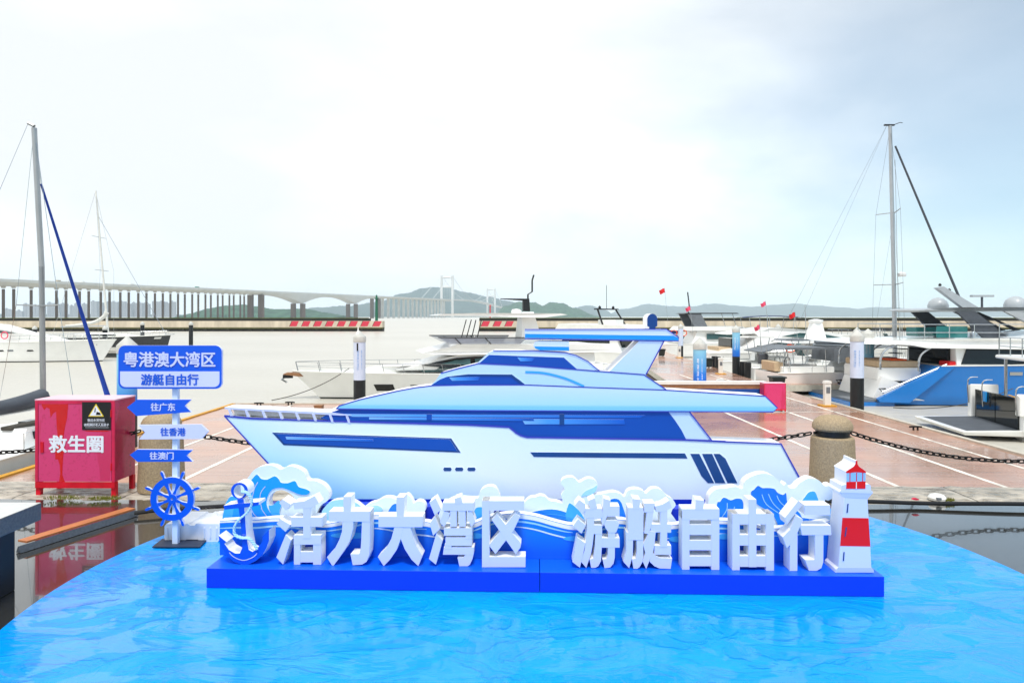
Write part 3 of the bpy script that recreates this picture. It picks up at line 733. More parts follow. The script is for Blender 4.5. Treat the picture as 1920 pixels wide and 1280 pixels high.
for xa in (868, 934, 995): lpr('mullion', [(xa,200),(xa+8,200),(xa+6,292),(xa-1,292)], 3, 'lh_red')
lpr('post', [(931,290),(938,290),(937,360),(929,360)], 4, 'edge_white')
for a in ([(845,510),(857,508),(850,598),(837,600)], [(828,746),(842,742),(829,836),(816,838)], [(806,992),(818,990),(812,1080),(799,1080)]):
    w_ = lpr('window', a, 3, 'print_navy')
lpr('side_panel', [(858,960),(1066,962),(1072,1110),(850,1110)], 1, 'cloud_pale') if False else None

# --- waves behind the letters
WD = .24
wv = Pr('wave_board', 'blue cut-out wave board with white crest lines standing behind the white letters', 'wave board', 2.1, WD, PH)
top = [(412,976),(444,974),(480,974),(522,971),(570,977),(608,981),(642,976),(690,966),(720,966),(760,974),(800,978),(850,986),(885,981),(920,968),(960,962),(1000,966),(1040,977),(1074,984),(1110,981),(1157,973),(1200,980),(1258,984),(1300,978),(1350,975),(1400,979),(1451,990),(1500,986),(1556,976)]
tp = crom(top, 4, False)
zb = PH+.001
uz = PP(tp, WD); base = [(uz[-1][0], zb), (uz[0][0], zb)]
wv.put(MB().prism(uz+base, WD, WD+.07, mi_front=0, mi_side=1), 'board', ['wave_blue', 'edge_white'])
off = lambda o: [(x, y+o) for x, y in tp]
def band(o0, o1, k, matn, sub=None):
    a = tp if sub is None else [p for p in tp if sub[0] <= p[0] <= sub[1]]
    n = len(a)
    ta = [(x, y+o0) for x, y in a]; tb = [(x, y+o0+(o1-o0)*math.sin(PI*min(1, max(.04, i/(n-1)*.94+.03)))**.5) for i, (x, y) in enumerate(a)]
    mb = MB(); A = PP(ta, WD); B_ = PP(tb, WD); f = []
    mb.add([(u_, WD-.0012*k, z_) for u_, z_ in A+B_], [(i, i+1, n+i+1, n+i) for i in range(n-1)])
    return wv.put(mb, 'crest_line', matn)
band(1, 9, 1, 'edge_white')
for a, b_ in ((412, 600), (600, 800), (860, 1075), (1080, 1260), (1265, 1460), (1440, 1556)):
    band(13, 16.5, 2, 'cloud_mid', (a, b_))
for a, b_ in ((690, 860), (960, 1100), (1240, 1420)): band(24, 27, 2, 'cloud_pale', (a, b_))
for cx, cy, rx in ((660, 1003, 40), (885, 1004, 26), (1090, 1009, 34), (1362, 1005, 22), (1270, 1010, 16)):
    wv.put(MB().prism(PP(ell(cx, cy, rx, 5.5, 20), WD), WD-.0034, WD-.0024), 'foam_patch', 'wave_cyan')

# rear wave board: swells and clouds (joined outline pieces of one board)
W2 = .34
wr = Pr('cloud_wave_board', 'tall cut-out board of curling waves with pale foam clouds in front of the yacht hull', 'wave board', 2.1, W2, 0)
def wpart(name, pts, d, th, matn, smooth=3, holes=()):
    o = crom(pts, smooth) if smooth else pts
    return wr.put(MB().prism(PP(o, d), d, d+th, [PP(h, d) for h in holes], 0, 1), name, [matn, 'edge_white'])
# big curl on the left
hole = crom([(504,935),(512,923),(528,918),(543,924),(552,934),(540,944),(524,950),(512,956),(505,948)], 3)
wpart('foam_cloud', [(440,1010),(425,960),(428,936),(440,922),(455,905),(466,894),(475,882),(487,875),(505,872),(518,875),(526,880),(540,874),(555,876),(570,885),(577,900),(590,901),(607,909),(617,924),(614,938),(600,949),(590,975),(592,1010)], W2+.004, .07, 'cloud_pale', 3, [hole])
wpart('swell', [(440,1010),(436,965),(446,935),(462,912),(474,896),(482,889),(490,897),(502,898),(515,892),(523,898),(527,904),(540,905),(553,901),(560,912),(573,916),(581,921),(575,927),(560,926),(546,920),(528,914),(511,917),(502,930),(500,946),(508,962),(520,972),(522,1010)], W2-.003, .006, 'wave_blue', 3)
wpart('curl', [(504,948),(512,946),(522,938),(528,945),(524,960),(530,975),(518,975),(508,962)], W2-.006, .006, 'wave_cyan', 3)
for pts in ([(484,903),(478,914),(474,930)], [(498,911),(490,922),(488,936),(492,955)], [(470,950),(476,962),(486,972)], [(490,952),(500,966),(508,972)]):
    wr.put(strip_px(crom(pts, 4, False), 1.3, W2, .005), 'crest_line', 'lav')
wpart('foam_cloud', [(418,990),(420,955),(426,938),(434,930),(445,935),(450,955),(455,990)], W2+.0, .075, 'wave_cyan', 3)
wpart('foam_cloud', [(600,1010),(602,965),(609,950),(622,939),(642,936),(660,938),(676,948),(690,965),(700,1010)], W2+.008, .06, 'cloud_mid', 3)
wpart('foam_cloud', [(672,1010),(676,962),(684,950),(695,943),(706,940),(719,933),(735,933),(748,938),(756,930),(764,927),(772,936),(775,943),(783,939),(793,941),(798,950),(796,959),(788,965),(786,1010)], W2, .07, 'cloud_pale', 3)
wpart('swell', [(724,975),(728,958),(736,946),(744,944),(752,952),(756,975)], W2-.004, .004, 'wave_mid', 3)
wpart('foam_cloud', [(676,1000),(682,962),(694,950),(708,947),(718,955),(712,968),(720,1000)], W2-.007, .006, 'cloud_mid', 3)
wpart('foam_cloud', [(820,1010),(824,960),(835,943),(850,934),(868,933),(884,934),(897,933),(899,924),(906,915),(918,911),(929,914),(935,924),(938,934),(930,950),(920,975),(910,1010)], W2+.003, .07, 'cloud_pale', 3)
wpart('swell', [(884,985),(889,958),(897,950),(910,955),(915,985)], W2-.004, .004, 'wave_cyan', 3)
wpart('foam_cloud', [(975,1010),(980,950),(984,941),(994,933),(1003,932),(1012,929),(1022,931),(1030,938),(1042,940),(1056,942),(1052,928),(1059,916),(1051,905),(1059,896),(1075,895),(1086,904),(1100,897),(1114,899),(1121,910),(1113,922),(1104,926),(1118,927),(1132,925),(1150,922),(1164,926),(1171,931),(1177,920),(1192,916),(1206,920),(1211,925),(1222,916),(1238,917),(1250,929),(1261,936),(1267,947),(1258,962),(1262,1010)], W2, .07, 'cloud_pale', 3)
wpart('swell', [(984,1000),(988,966),(1003,958),(1035,954),(1062,960),(1085,972),(1100,1000)], W2-.004, .004, 'wave_mid', 3)
for o_ in (0, 9, 17): wr.put(strip_px(crom([(1004+o_, 968+o_*.7), (1030+o_*.6, 963+o_*.7), (1056+o_*.4, 966+o_*.7), (1078, 975+o_*.6)], 4, False), 1.2, W2, .0065), 'crest_line', 'wave_cyan')
wpart('swell', [(1062,975),(1066,945),(1074,946),(1090,962),(1098,985)], W2-.0045, .004, 'wave_cyan', 3)
wpart('swell', [(1136,985),(1140,945),(1147,935),(1160,936),(1168,950),(1174,985)], W2-.005, .004, 'wave_mid', 3)
wpart('curl', [(1090,930),(1098,920),(1112,914),(1120,909),(1116,922),(1104,928)], W2-.004, .003, 'cloud_mid', 3)
wpart('foam_cloud', [(1326,1010),(1328,946),(1331,928),(1343,917),(1360,915),(1379,912),(1392,916),(1395,905),(1407,894),(1432,887),(1453,894),(1469,909),(1474,905),(1480,914),(1491,914),(1500,905),(1517,896),(1535,900),(1547,911),(1558,908),(1566,914),(1566,930),(1553,938),(1546,942),(1548,1010)], W2+.003, .085, 'cloud_pale', 3)
wpart('swell', [(1343,1005),(1344,946),(1350,940),(1357,932),(1370,937),(1380,934),(1391,936),(1394,950),(1388,968),(1380,1005)], W2-.003, .005, 'wave_mid', 3)
wpart('swell', [(1408,922),(1414,917),(1421,910),(1429,914),(1440,914),(1452,916),(1458,923),(1468,927),(1474,924),(1478,945),(1500,962),(1512,1005),(1470,1005),(1450,965),(1424,948),(1411,936)], W2-.004, .005, 'wave_mid', 3)
wpart('swell', [(1504,942),(1510,930),(1517,922),(1527,921),(1532,930),(1533,942)], W2-.003, .005, 'wave_cyan', 3)
for pts in ([(1428,926),(1436,944),(1458,960)], [(1440,925),(1450,944),(1470,962)], [(1456,928),(1462,940),(1478,954)], [(1363,942),(1362,955),(1352,970)], [(1377,949),(1372,962),(1364,974)], [(1495,972),(1510,984),(1530,992)], [(1516,972),(1530,985),(1545,990)]):
    wr.put(strip_px(crom(pts, 4, False), 1.3, W2, .0065), 'crest_line', 'cloud_mid')
wpart('swell', [(1478,1005),(1490,968),(1520,972),(1550,976),(1552,1005)], W2-.002, .004, 'wave_mid', 0)
wr.put(MB().box(P(440, 1000, W2)[0], P(1540, 1000, W2)[0], W2+.09, W2+.2, PH+.002, .42), 'backing_board', 'deep_blue')

# --- the cut-out yacht
YD, YT = .66, .2
yt = Pr('yacht_cutout', 'large flat cut-out motor yacht printed in pale and cobalt blue behind the letters', 'cutout yacht', 2.1, YD, 0)
def yp(name, pts, lay, matn, th=.003, side=None, holes=()):
    """printed layer (thin) or board (th thick) of the cut-out; lay counts millimetre steps towards the viewer"""
    d = YD-.0014*lay
    return yt.put(MB().prism(PP(pts, YD), d, d+th, [PP(h, YD) for h in holes], 0, 1), name, [matn, side or 'edge_white'])
hullp = [(421,779),(472,784),(625,789),(880,796),(954,800),(961,805),(968,811),(977,816),(988,819),(1285,824),(1360,827),(1464,831),(1500,897),(1534,960)]
fl = P(1534, 960, YD)
d_ = YD
bow_bottom = P(580, 951, YD)
poly = PP(hullp, YD)+[(P(1560, 1000, YD)[0], .008), (P(640, 1000, YD)[0], .008), bow_bottom]
yt.put(MB().prism(poly, YD, YD+YT, mi_front=0, mi_side=1), 'hull', ['hull_print', 'edge_white'])
# boot top
bt = PP([(566,935), (1521,936)], YD)+[(P(1560, 1000, YD)[0], .01), (P(640, 1000, YD)[0], .01), (bow_bottom[0], bow_bottom[1])]
yt.put(MB().prism(bt, YD-.0014, YD-.0002), 'boot_top', 'deep_blue')
yt.put(strip_px(hullp[:11], 3.4, YD, .005), 'sheer_line', 'outline_navy')
yt.put(strip_px([(1285,824),(1360,827.5),(1464,831.5),(1499,896),(1532,958)], 3.0, YD, .0062), 'sheer_line', 'outline_navy')
yt.put(strip_px([(421,779),(506,871),(566,936)], 2.6, YD, .0056), 'stem_line', 'outline_navy')
yp('hull_window', [(510,810),(846,821),(864,848),(532,834)], 2, 'print_navy')
yp('window_pane', [(518,812.5),(843,823),(858,845),(534,831)], 4, 'win_cobalt')
glint([(536,818),(700,823),(700,827),(538,823)], 6)
for a in (831, 853, 876):
    yp('porthole', [(a+2,875.5),(a+14,875.5),(a+16,879),(a+14,882.5),(a+2,882.5),(a,879)], 2, 'print_navy')
yp('hull_window', [(994,847),(1284,849),(1289,859),(1001,856)], 2, 'print_navy')
yp('vent', crom([(1294,850),(1311,850),(1339,905),(1327,905),(1315,892)], 1), 2, 'print_navy')
yp('vent', [(1316,850),(1335,850),(1360,905),(1341,905)], 2, 'print_navy')
yp('vent', [(1337.5,850),(1349,850),(1360,859),(1382.5,905),(1364,905)], 2, 'print_navy')
# sweep of deeper blue on the bow
yp('bow_shade', crom([(448,806),(520,868),(545,888),(580,934),(700,934),(760,934),(720,915),(670,884),(640,862),(600,848),(540,845)], 3), 1, 'hull_sweep' if 'hull_sweep' in MATS else 'cloud_pale') if False else None
# bow rail
yp('bow_rail', [(421,763),(423,766.5),(640,778.5),(660,778),(620,773)], 3, 'lav', .17)
for k in range(8):
    x = 428+k*31.5; y0 = 766+(x-421)*.058
    yp('rail_post', [(x,y0),(x+4,y0),(x+9,y0+13+k*.1),(x+4.5,y0+13)], 5, 'lav', .02)
yp('bow_deck', [(424,766),(640,778),(600,787),(480,783),(432,779)], -60, 'edge_white', .1)
# window band of the main deck
yp('main_windows', [(617,774),(640,766),(1252,770),(1266,788),(1278,806),(1287,824),(988,819),(977,816),(968,811),(961,805),(954,800),(880,796),(625,789),(600,784)], -3, 'win_cobalt', .16)
glint([(692,782),(1000,784),(1002,789),(692,786)], 0)
glint([(978,785),(1170,786),(1172,795),(984,795)], 0)
glint([(640,776),(1210,778),(1200,783),(660,781)], -1)
yp('window_post', [(1049,776),(1058,776),(1058,796),(1049,796)], 2, 'print_navy')
yp('window_post', [(800,776),(810,776),(810,787),(800,787)], 2, 'win_cobalt')
yp('quarter_panel', [(1253,771),(1292,771),(1334,826),(1287,824),(1278,806),(1266,788)], -2, 'wave_sky' if False else 'boom_print', .16)
yt.put(strip_px([(1292,771),(1335,826)], 2.4, YD, .0045), 'panel_line', 'outline_navy')
# long deck fin
fin = [(631,766),(637,760),(675,748.5),(712,740),(745,732.5),(780,726),(810,722.5),(867,721),(985,721),(1115,726),(1247,730.5),(1434,742),(1457,764),(1449,771.5),(1180,770.5),(880,769)]
yp('deck_fin', fin, 6, 'fin_print', YT)
yt.put(strip_px(fin+[fin[0]], 2.0, YD, .0105), 'fin_outline', 'outline_navy')
# upper house
uh = [(808,722),(818,712),(827,699),(860,690),(897,681),(985,685),(1207,702),(1249,730),(1115,726),(985,721)]
yp('upper_house', uh, 2, 'cabin_print', YT)
yt.put(strip_px([(827,699),(860,690),(897,681),(985,685),(1207,702),(1249,730)], 2.0, YD, .0062), 'house_outline', 'outline_navy')
yp('house_window', [(809,721.5),(825,711),(839,705.5),(878,702),(960,702.5),(973,711),(985,720.5)], 4, 'win_cobalt')
glint([(842,707),(900,706),(896,713),(848,713.5)], 6)
yp('window_frame', [(839,705.5),(878,701),(960,701.5),(985,720.5),(978,720.5),(957,705),(880,704.5)], 7, 'print_navy')
yt.put(strip_px(crom([(985,697),(1020,699),(1060,709),(1095,724)], 4, False), 4, YD, .0065), 'sweep_line', 'wave_cyan')
# top cabin
tcb = [(893,682),(915,662),(925,657),(1000,657.5),(1060,661),(1080,666),(1102,677),(1125,696),(985,685)]
yp('top_cabin', tcb, 0, 'cabin_print', YT)
yp('cabin_window', [(899,680.5),(917,665),(1057,670),(1082,692),(985,684.5)], 3, 'win_cobalt')
glint([(970,670),(1002,671),(998,677),(976,677)], 5)
yt.put(strip_px([(925,657),(1000,657.5),(1060,661),(1080,666),(1102,677),(1125,696)], 1.8, YD, .006), 'house_outline', 'outline_navy')
# mast leg, boom roof, light, dome
yp('mast_leg', [(1202,636),(1246,636),(1211,703),(1142,697)], 0, 'cabin_print', .27)
yt.put(strip_px([(1246,637),(1211,702)], 2.2, YD, .0048), 'leg_outline', 'outline_navy')
yp('boom_roof', [(984,617.5),(1249,617),(1272,632),(1272,639),(984,635)], 2, 'cabin_print', .22)
yp('boom_stripe', [(984.5,625.5),(1262,629),(1272,633),(1272,638),(984.5,633)], 5, 'boom_band')
yt.put(strip_px([(984,617.5),(1249,617),(1272,632),(1272,639),(1160,637.6),(984,635)], 1.8, YD, .0085), 'roof_outline', 'outline_navy')
yp('light_pod', crom([(1000,648),(1003,641),(1010,639),(1067,640),(1067,657.5),(1012,656.5),(1003,653)], 1), 1, 'cabin_print', .15)
yp('pod_stripe', [(1002,649),(1067,650),(1067,657.3),(1012,656.3),(1004,653)], 4, 'boom_band')
dm = [(1217,617.5),(1217,613),(1213.5,611),(1213.5,600)]+[(1223-9.5*math.cos(a*PI/8), 598-10*math.sin(a*PI/8)) for a in range(9)]+[(1232.5,611),(1229,613),(1229,617.5)]
yp('radar_dome', dm, 1, 'print_navy', .2)

# --- blue floor sheet, wrinkled wet vinyl
m, t, b = newmat('vinyl')
b.inputs['IOR'].default_value = 1.45; b.inputs['Roughness'].default_value = .2; b.inputs['Specular IOR Level'].default_value = .22
b.inputs['Coat Roughness'].default_value = .02; b.inputs['Coat IOR'].default_value = 1.36
tcn = nn(t, 'ShaderNodeTexCoord'); mpn = nn(t, 'ShaderNodeMapping'); mpn.inputs['Rotation'].default_value = (0, 0, -.5); mpn.inputs['Scale'].default_value = (.8, 1.35, 1)
t.links.new(tcn.outputs['Object'], mpn.inputs[0])
def nz(scale, detail, dist, rough=.5, typ='FBM'):
    n = nn(t, 'ShaderNodeTexNoise'); n.noise_type = typ; n.inputs['Scale'].default_value = scale; n.inputs['Detail'].default_value = detail; n.inputs['Distortion'].default_value = dist; n.inputs['Roughness'].default_value = rough
    t.links.new(mpn.outputs[0], n.inputs['Vector']); return n
na = nz(2.5, 5, 1.3, .5); nb = nz(2.1, 4, 1.5, .5); nd = nz(8, 4, 1.2, .55)
# sharp folds: distance from the middle value of a distorted noise, raised to a crest
sub = nn(t, 'ShaderNodeMath', operation='SUBTRACT'); t.links.new(na.outputs['Fac'], sub.inputs[0]); sub.inputs[1].default_value = .5
ab = nn(t, 'ShaderNodeMath', operation='ABSOLUTE'); t.links.new(sub.outputs[0], ab.inputs[0])
fold = nn(t, 'ShaderNodeMapRange', interpolation_type='SMOOTHSTEP'); fold.inputs['From Max'].default_value = .06; fold.inputs['To Min'].default_value = 1; fold.inputs['To Max'].default_value = 0
t.links.new(ab.outputs[0], fold.inputs['Value'])
h1 = nn(t, 'ShaderNodeMath', operation='MULTIPLY_ADD'); t.links.new(fold.outputs[0], h1.inputs[0]); h1.inputs[1].default_value = .16; t.links.new(na.outputs['Fac'], h1.inputs[2])
h2 = nn(t, 'ShaderNodeMath', operation='MULTIPLY_ADD'); t.links.new(nd.outputs['Fac'], h2.inputs[0]); h2.inputs[1].default_value = .15; t.links.new(h1.outputs[0], h2.inputs[2])
bp = nn(t, 'ShaderNodeBump'); bp.inputs['Strength'].default_value = .45; bp.inputs['Distance'].default_value = .05
t.links.new(h2.outputs[0], bp.inputs['Height']); t.links.new(bp.outputs[0], b.inputs['Normal'])
bp2 = nn(t, 'ShaderNodeBump'); bp2.inputs['Strength'].default_value = .05; bp2.inputs['Distance'].default_value = .06
t.links.new(h2.outputs[0], bp2.inputs['Height']); t.links.new(bp2.outputs[0], b.inputs['Coat Normal'])
# rain water lies in flat pools with crisp rims
cw = nn(t, 'ShaderNodeMapRange'); cw.inputs['From Min'].default_value = .50; cw.inputs['From Max'].default_value = .512; cw.inputs['To Min'].default_value = 1; cw.inputs['To Max'].default_value = .12
t.links.new(nb.outputs['Fac'], cw.inputs['Value']); t.links.new(cw.outputs[0], b.inputs['Coat Weight'])
rp = nn(t, 'ShaderNodeValToRGB'); rp.color_ramp.elements[0].color = rgb(0, 132, 228); rp.color_ramp.elements[1].color = rgb(0, 162, 246)
t.links.new(na.outputs['Fac'], rp.inputs[0]); t.links.new(rp.outputs[0], b.inputs['Base Color'])
CX, CY, RR = .27, 4.5, 3.2
vs, fs, idx = [], [], {}
nr, na_ = 46, 150
for i in range(nr+1):
    for j in range(na_):
        r = RR*i/nr; a = j*2*PI/na_
        x = CX+r*math.cos(a); y = CY+r*math.sin(a)
        lim = 6.28-x*TH
        if y > lim: y = lim
        p = Vector((x*.9+y*.6, y*1.6-x*.6, 0))
        h = .0025*noise.noise(p*1.5)+.003*abs(noise.noise(p*4.3+Vector((4, 1, 0))))+.0015*noise.noise(p*9)
        edge = min(1, (nr-i)/5)
        # flat under the plinth
        q = Vector((x, y))-PO; uu, dd = q.dot(pu), q.dot(pn)
        flat = 0 if (-.1 < uu < PW+.1 and -.06 < dd) else 1
        vs.append((x, y, .004+max(-.003, h)*edge*flat*(.6 if flat else 1)))
for i in range(nr):
    for j in range(na_):
        k = (j+1) % na_; fs.append((i*na_+j, (i+1)*na_+j, (i+1)*na_+k, i*na_+k))
fo = MB().add(vs, fs).build('floor_sheet', 'vinyl', smooth=True)
tag(fo, 'round wet bright blue vinyl sheet wrinkled over the plaza under the display', 'floor sheet')

# --- sign post with wheel
SY = 5.2
sp_ = gp(330, 1022); SX, SY = sp_.x, sp_.y
pm('sign_blue', rgb(0, 88, 220), .4, var=.03); pm('sign_pale', rgb(206, 213, 252), .4, var=.02); pm('pole_white', rgb(205, 222, 244), .35, var=.04); pm('base_dark', rgb(40, 50, 72), .5, var=.15)
st = thing('signpost', 'white signpost with blue direction boards and a blue ship wheel, beside the red cabinet', 'signpost', (SX, SY, 0))
def sp(px, py, d=0):
    p = at(px, py, SY+d); return (p.x-SX, p.z)
def spp(pts, d=0): return [sp(x, y, d) for x, y in pts]
def rrect(x0, y0, x1, y1, r, n=6, only=None):
    o = []
    for cx, cy, a0, key in ((x1-r, y0+r, -PI/2, 'tr'), (x1-r, y1-r, 0, 'br'), (x0+r, y1-r, PI/2, 'bl'), (x0+r, y0+r, PI, 'tl')):
        if only and key not in only:
            o.append({'tr': (x1, y0), 'br': (x1, y1), 'bl': (x0, y1), 'tl': (x0, y0)}[key]); continue
        for q in range(n+1):
            a = a0+q*PI/2/n; o.append((cx+r*math.cos(a), cy+r*math.sin(a)))
    return o
MB().box(-.021, .021, -.02, .02, .008, sp(0, 700)[1]).build('pole', 'pole_white', st, bevel=.004)
bpz = [gp(285, 1029), gp(375, 1029), gp(388, 1015), gp(304, 1014)]
slab('base_plate', [(p.x-SX, p.y-SY) for p in bpz], .019, .007, ['base_dark', 'base_dark'], st)
board = MB().prism(spp(rrect(229, 647, 421, 727.5, 12)), -.05, -.025, (), 0, 1).build('name_board', ['sign_blue', 'sign_pale'], st)
MB().prism(spp(rrect(232.5, 695, 417, 724, 10, 5, ('br', 'bl'))), -.0525, -.0505).build('lower_panel', 'sign_pale', board)
x0, z0 = sp(240, 686.5); x1, z1 = sp(409, 659)
lettering('lettering', '粤港澳大湾区', x0, x1, z0, z1, -.0535, 'sign_pale', board, .0036)
x0, z0 = sp(272, 720); x1, z1 = sp(378, 700)
lettering('lettering', '游艇自由行', x0, x1, z0, z1, -.0545, 'print_blue', board, .003)
arr = [('往广东', [(244,762),(263,747.4),(363.5,747.4),(351.5,758.6),(363.5,770.6),(262,778)], 'sign_blue', 'sign_pale', (289,768.5,334,754)),
       ('往香港', [(265.5,794.7),(277.6,808.4),(266.4,821.3),(382.4,820.5),(395.3,806.7),(381.6,793.8)], 'sign_pale', 'print_blue', (307,814.5,353,800)),
       ('往澳门', [(249.5,850),(263.7,840),(366,841),(355,851),(366,862.5),(263.7,863)], 'sign_blue', 'sign_pale', (287,858.5,331,845))]
for tx, pts, mt, mt2, (xa, ya, xb, yb) in arr:
    a_ = MB().prism(spp(pts), -.045, -.024, (), 0, 1).build('arrow_board', [mt, 'sign_pale'], st)
    x0, z0 = sp(xa, ya); x1, z1 = sp(xb, yb)
    lettering('lettering', tx, x0, x1, z0, z1, -.0465, mt2, a_, .0021)
# wheel
wx, wz = sp(328, 932); k_ = SY/F
def wc(a, r): return (wx+math.cos(a)*r*k_, wz+math.sin(a)*r*k_)
MB().prism([wc(q*2*PI/40, 40.5) for q in range(40)], -.045, -.022, [[wc(q*2*PI/40, 29) for q in range(40)][::-1]], 0, 1).build('wheel_rim', ['sign_blue', 'sign_pale'], st)
MB().prism([wc(q*2*PI/20, 9) for q in range(20)], -.047, -.022, [[wc(q*2*PI/12, 2.2) for q in range(12)][::-1]], 0, 1).build('wheel_hub', ['sign_blue', 'sign_pale'], st)
for q in range(8):
    a = q*PI/4+PI/8
    def lp2(r, o): return (wx+(math.cos(a)*r-math.sin(a)*o)*k_, wz+(math.sin(a)*r+math.cos(a)*o)*k_)
    MB().prism([lp2(6, 3.4), lp2(6, -3.4), lp2(18, -2), lp2(30, -4), lp2(30, 4), lp2(18, 2)], -.044, -.024, (), 0, 1).build('spoke', ['sign_blue', 'sign_pale'], st)
    MB().prism([lp2(39, 3), lp2(39, -3), lp2(43, -1.6), lp2(47, -2.6), lp2(53, -2.2), lp2(55, 0), lp2(53, 2.2), lp2(47, 2.6), lp2(43, 1.6)], -.043, -.025, (), 0, 1).build('handle', ['sign_blue', 'sign_pale'], st)
# white water-filled weight behind the pole
wgt = thing('ballast_tank', 'white plastic water tank weighing down the signpost foot', 'ballast tank', (SX+.09, SY+.24, .004))
pm('tank_white', rgb(226, 230, 236), .4, var=.05)
mb = MB()
for (a, b_, c, d) in ((-.215, .0, 0, .1), (.012, .215, 0, .1)):
    pass
prof = [(-.215, .02), (-.2, 0), (-.06, 0), (-.045, .018), (.045, .018), (.06, 0), (.2, 0), (.215, .02), (.215, .12), (.2, .14), (.03, .14), (.02, .128), (-.02, .128), (-.03, .14), (-.2, .14), (-.215, .12)]
MB().prism(prof, -.17, .17).build('tank_body', 'tank_white', wgt, bevel=.012)
for k in range(9):
    xx = -.19+k*.0475
    if abs(xx) > .05: MB().tube([(xx, -.173, .03), (xx, -.173, .11)], .006, 6).build('rib', 'tank_white', wgt)
MB().lathe([(.03, .128), (.03, .155), (.024, .16), (.001, .16)], (.13, .05, .012), 14).build('filler_cap', 'tank_white', wgt)

# ================================================================== QUAY THINGS
# --- red cabinets
def cabinet_mat(name, c_main, c_run, c_dark):
    m, t, b = newmat(name); b.inputs['Roughness'].default_value = .3; b.inputs['Coat Weight'].default_value = .3
    tcn = nn(t, 'ShaderNodeTexCoord'); mpn = nn(t, 'ShaderNodeMapping'); mpn.inputs['Scale'].default_value = (5.5, 2, .8); t.links.new(tcn.outputs['Object'], mpn.inputs[0])
    na = nn(t, 'ShaderNodeTexNoise'); na.inputs['Scale'].default_value = 1.0; na.inputs['Detail'].default_value = 5; na.inputs['Distortion'].default_value = .3; t.links.new(mpn.outputs[0], na.inputs['Vector'])
    rp = nn(t, 'ShaderNodeValToRGB'); e = rp.color_ramp.elements; e[0].position = .58; e[0].color = c_main; e[1].position = .6; e[1].color = c_run
    t.links.new(na.outputs['Fac'], rp.inputs[0])
    nb = nn(t, 'ShaderNodeTexNoise'); nb.inputs['Scale'].default_value = 45; nb.inputs['Detail'].default_value = 6; t.links.new(tcn.outputs['Object'], nb.inputs['Vector'])
    r2 = nn(t, 'ShaderNodeMapRange'); r2.inputs['From Min'].default_value = .56; r2.inputs['From Max'].default_value = .74; t.links.new(nb.outputs['Fac'], r2.inputs['Value'])
    x = nn(t, 'ShaderNodeMix', data_type='RGBA'); t.links.new(r2.outputs[0], x.inputs[0]); t.links.new(rp.outputs[0], x.inputs[6]); x.inputs[7].default_value = c_dark
    t.links.new(x.outputs[2], b.inputs['Base Color'])
cabinet_mat('cab_red', rgb(216, 58, 118), rgb(206, 44, 98), rgb(196, 46, 96))
cabinet_mat('cab_side', rgb(198, 40, 92), rgb(186, 26, 70), rgb(150, 24, 62))
pm('cab_frame', rgb(214, 40, 84), .4, var=.15, vs=8); pm('cab_leg', rgb(214, 16, 42), .4, var=.2, vs=10); pm('cab_top', rgb(240, 190, 204), .4, var=.1)
def cabinet(loc, rz, W, D_, Z0, Z1, label, full):
    r = thing('lifebuoy_cabinet', label, 'cabinet', loc, rz)
    mb = MB().box(-W/2, W/2, 0, D_, Z0+.06, Z1-.012); mb.build('body', 'cab_side', r, bevel=.004)
    for a in (-W/2+.02, W/2-.02):
        for yy in (.02, D_-.02): MB().box(a-.022, a+.022, yy-.02, yy+.02, 0, Z0+.058).build('leg', 'cab_leg', r)
    MB().box(-W/2-.004, W/2+.004, -.012, D_, Z1-.012, Z1).build('lid', 'cab_top', r)
    MB().box(-W/2, W/2, -.014, -.001, Z0+.0, Z0+.058).build('bottom_rail', 'cab_leg', r)
    for a in (-1, 1): MB().box(a*W/2-(.028 if a > 0 else 0), a*W/2+(.028 if a < 0 else 0), -.014, -.001, Z0+.06, Z1-.013).build('stile', 'cab_frame', r)
    MB().box(-W/2+.03, W/2-.03, -.014, -.001, Z1-.045, Z1-.013).build('top_rail', 'cab_frame', r)
    d = MB().box(-W/2+.033, W/2-.033, -.012, -.001, Z0+.063, Z1-.048).build('door', 'cab_red', r)
    MB().box(-W/2+.055, -W/2+.085, -.02, -.0125, Z0+.4*(Z1-Z0), Z0+.52*(Z1-Z0)).build('handle', 'cab_leg', d)
    for zz in (.2, .8): MB().tube([(W/2-.032, -.016, Z0+zz*(Z1-Z0)), (W/2-.032, -.016, Z0+zz*(Z1-Z0)+.07)], .007, 8).build('hinge', 'cab_leg', d)
    return r, d
RB = gp(142, 932); RY = RB.y
cW = 150/F*RY; k_ = RY/F
zof = lambda y: CH+(HY-y)/F*RY
r, d = cabinet((RB.x, RY, 0), -TH*.5, cW, .34, zof(914), zof(748), 'red painted steel lifebuoy cabinet with streaked paint, on legs at the quay edge', True)
cx_ = RB.x; X_ = lambda px: (px-960)/F*RY-cx_
lettering('lettering', '救生圈', X_(94), X_(195), zof(847), zof(816), -.0145, 'print_white', d, .0065)
RT = lambda x, y: (X_(x/5.82), zof(740+y/5.82))
pm('paint_run', rgb(208, 0, 6), .25, var=.06, vs=10, coat=.4)
MB().prism([RT(*p) for p in [(455,82),(755,82),(742,250),(716,360),(702,460),(722,560),(702,640),(692,770),(690,870),(722,960),(650,960),(666,860),(660,760),(640,700),(612,700),(610,600),(642,500),(626,330),(620,180),(590,200),(560,250),(548,150),(515,135),(490,165),(470,130)]], -.0132, -.0122).build('paint_run', 'paint_run', d)
MB().prism([RT(*p) for p in [(920,385),(1215,385),(1180,396),(1080,400),(960,395)]], -.0132, -.0122).build('paint_run', 'paint_run', d)
MB().prism([RT(*p) for p in [(440,962),(1240,962),(1240,1000),(900,985),(700,980),(440,995)]], -.0132, -.0122).build('paint_run', 'paint_run', d)
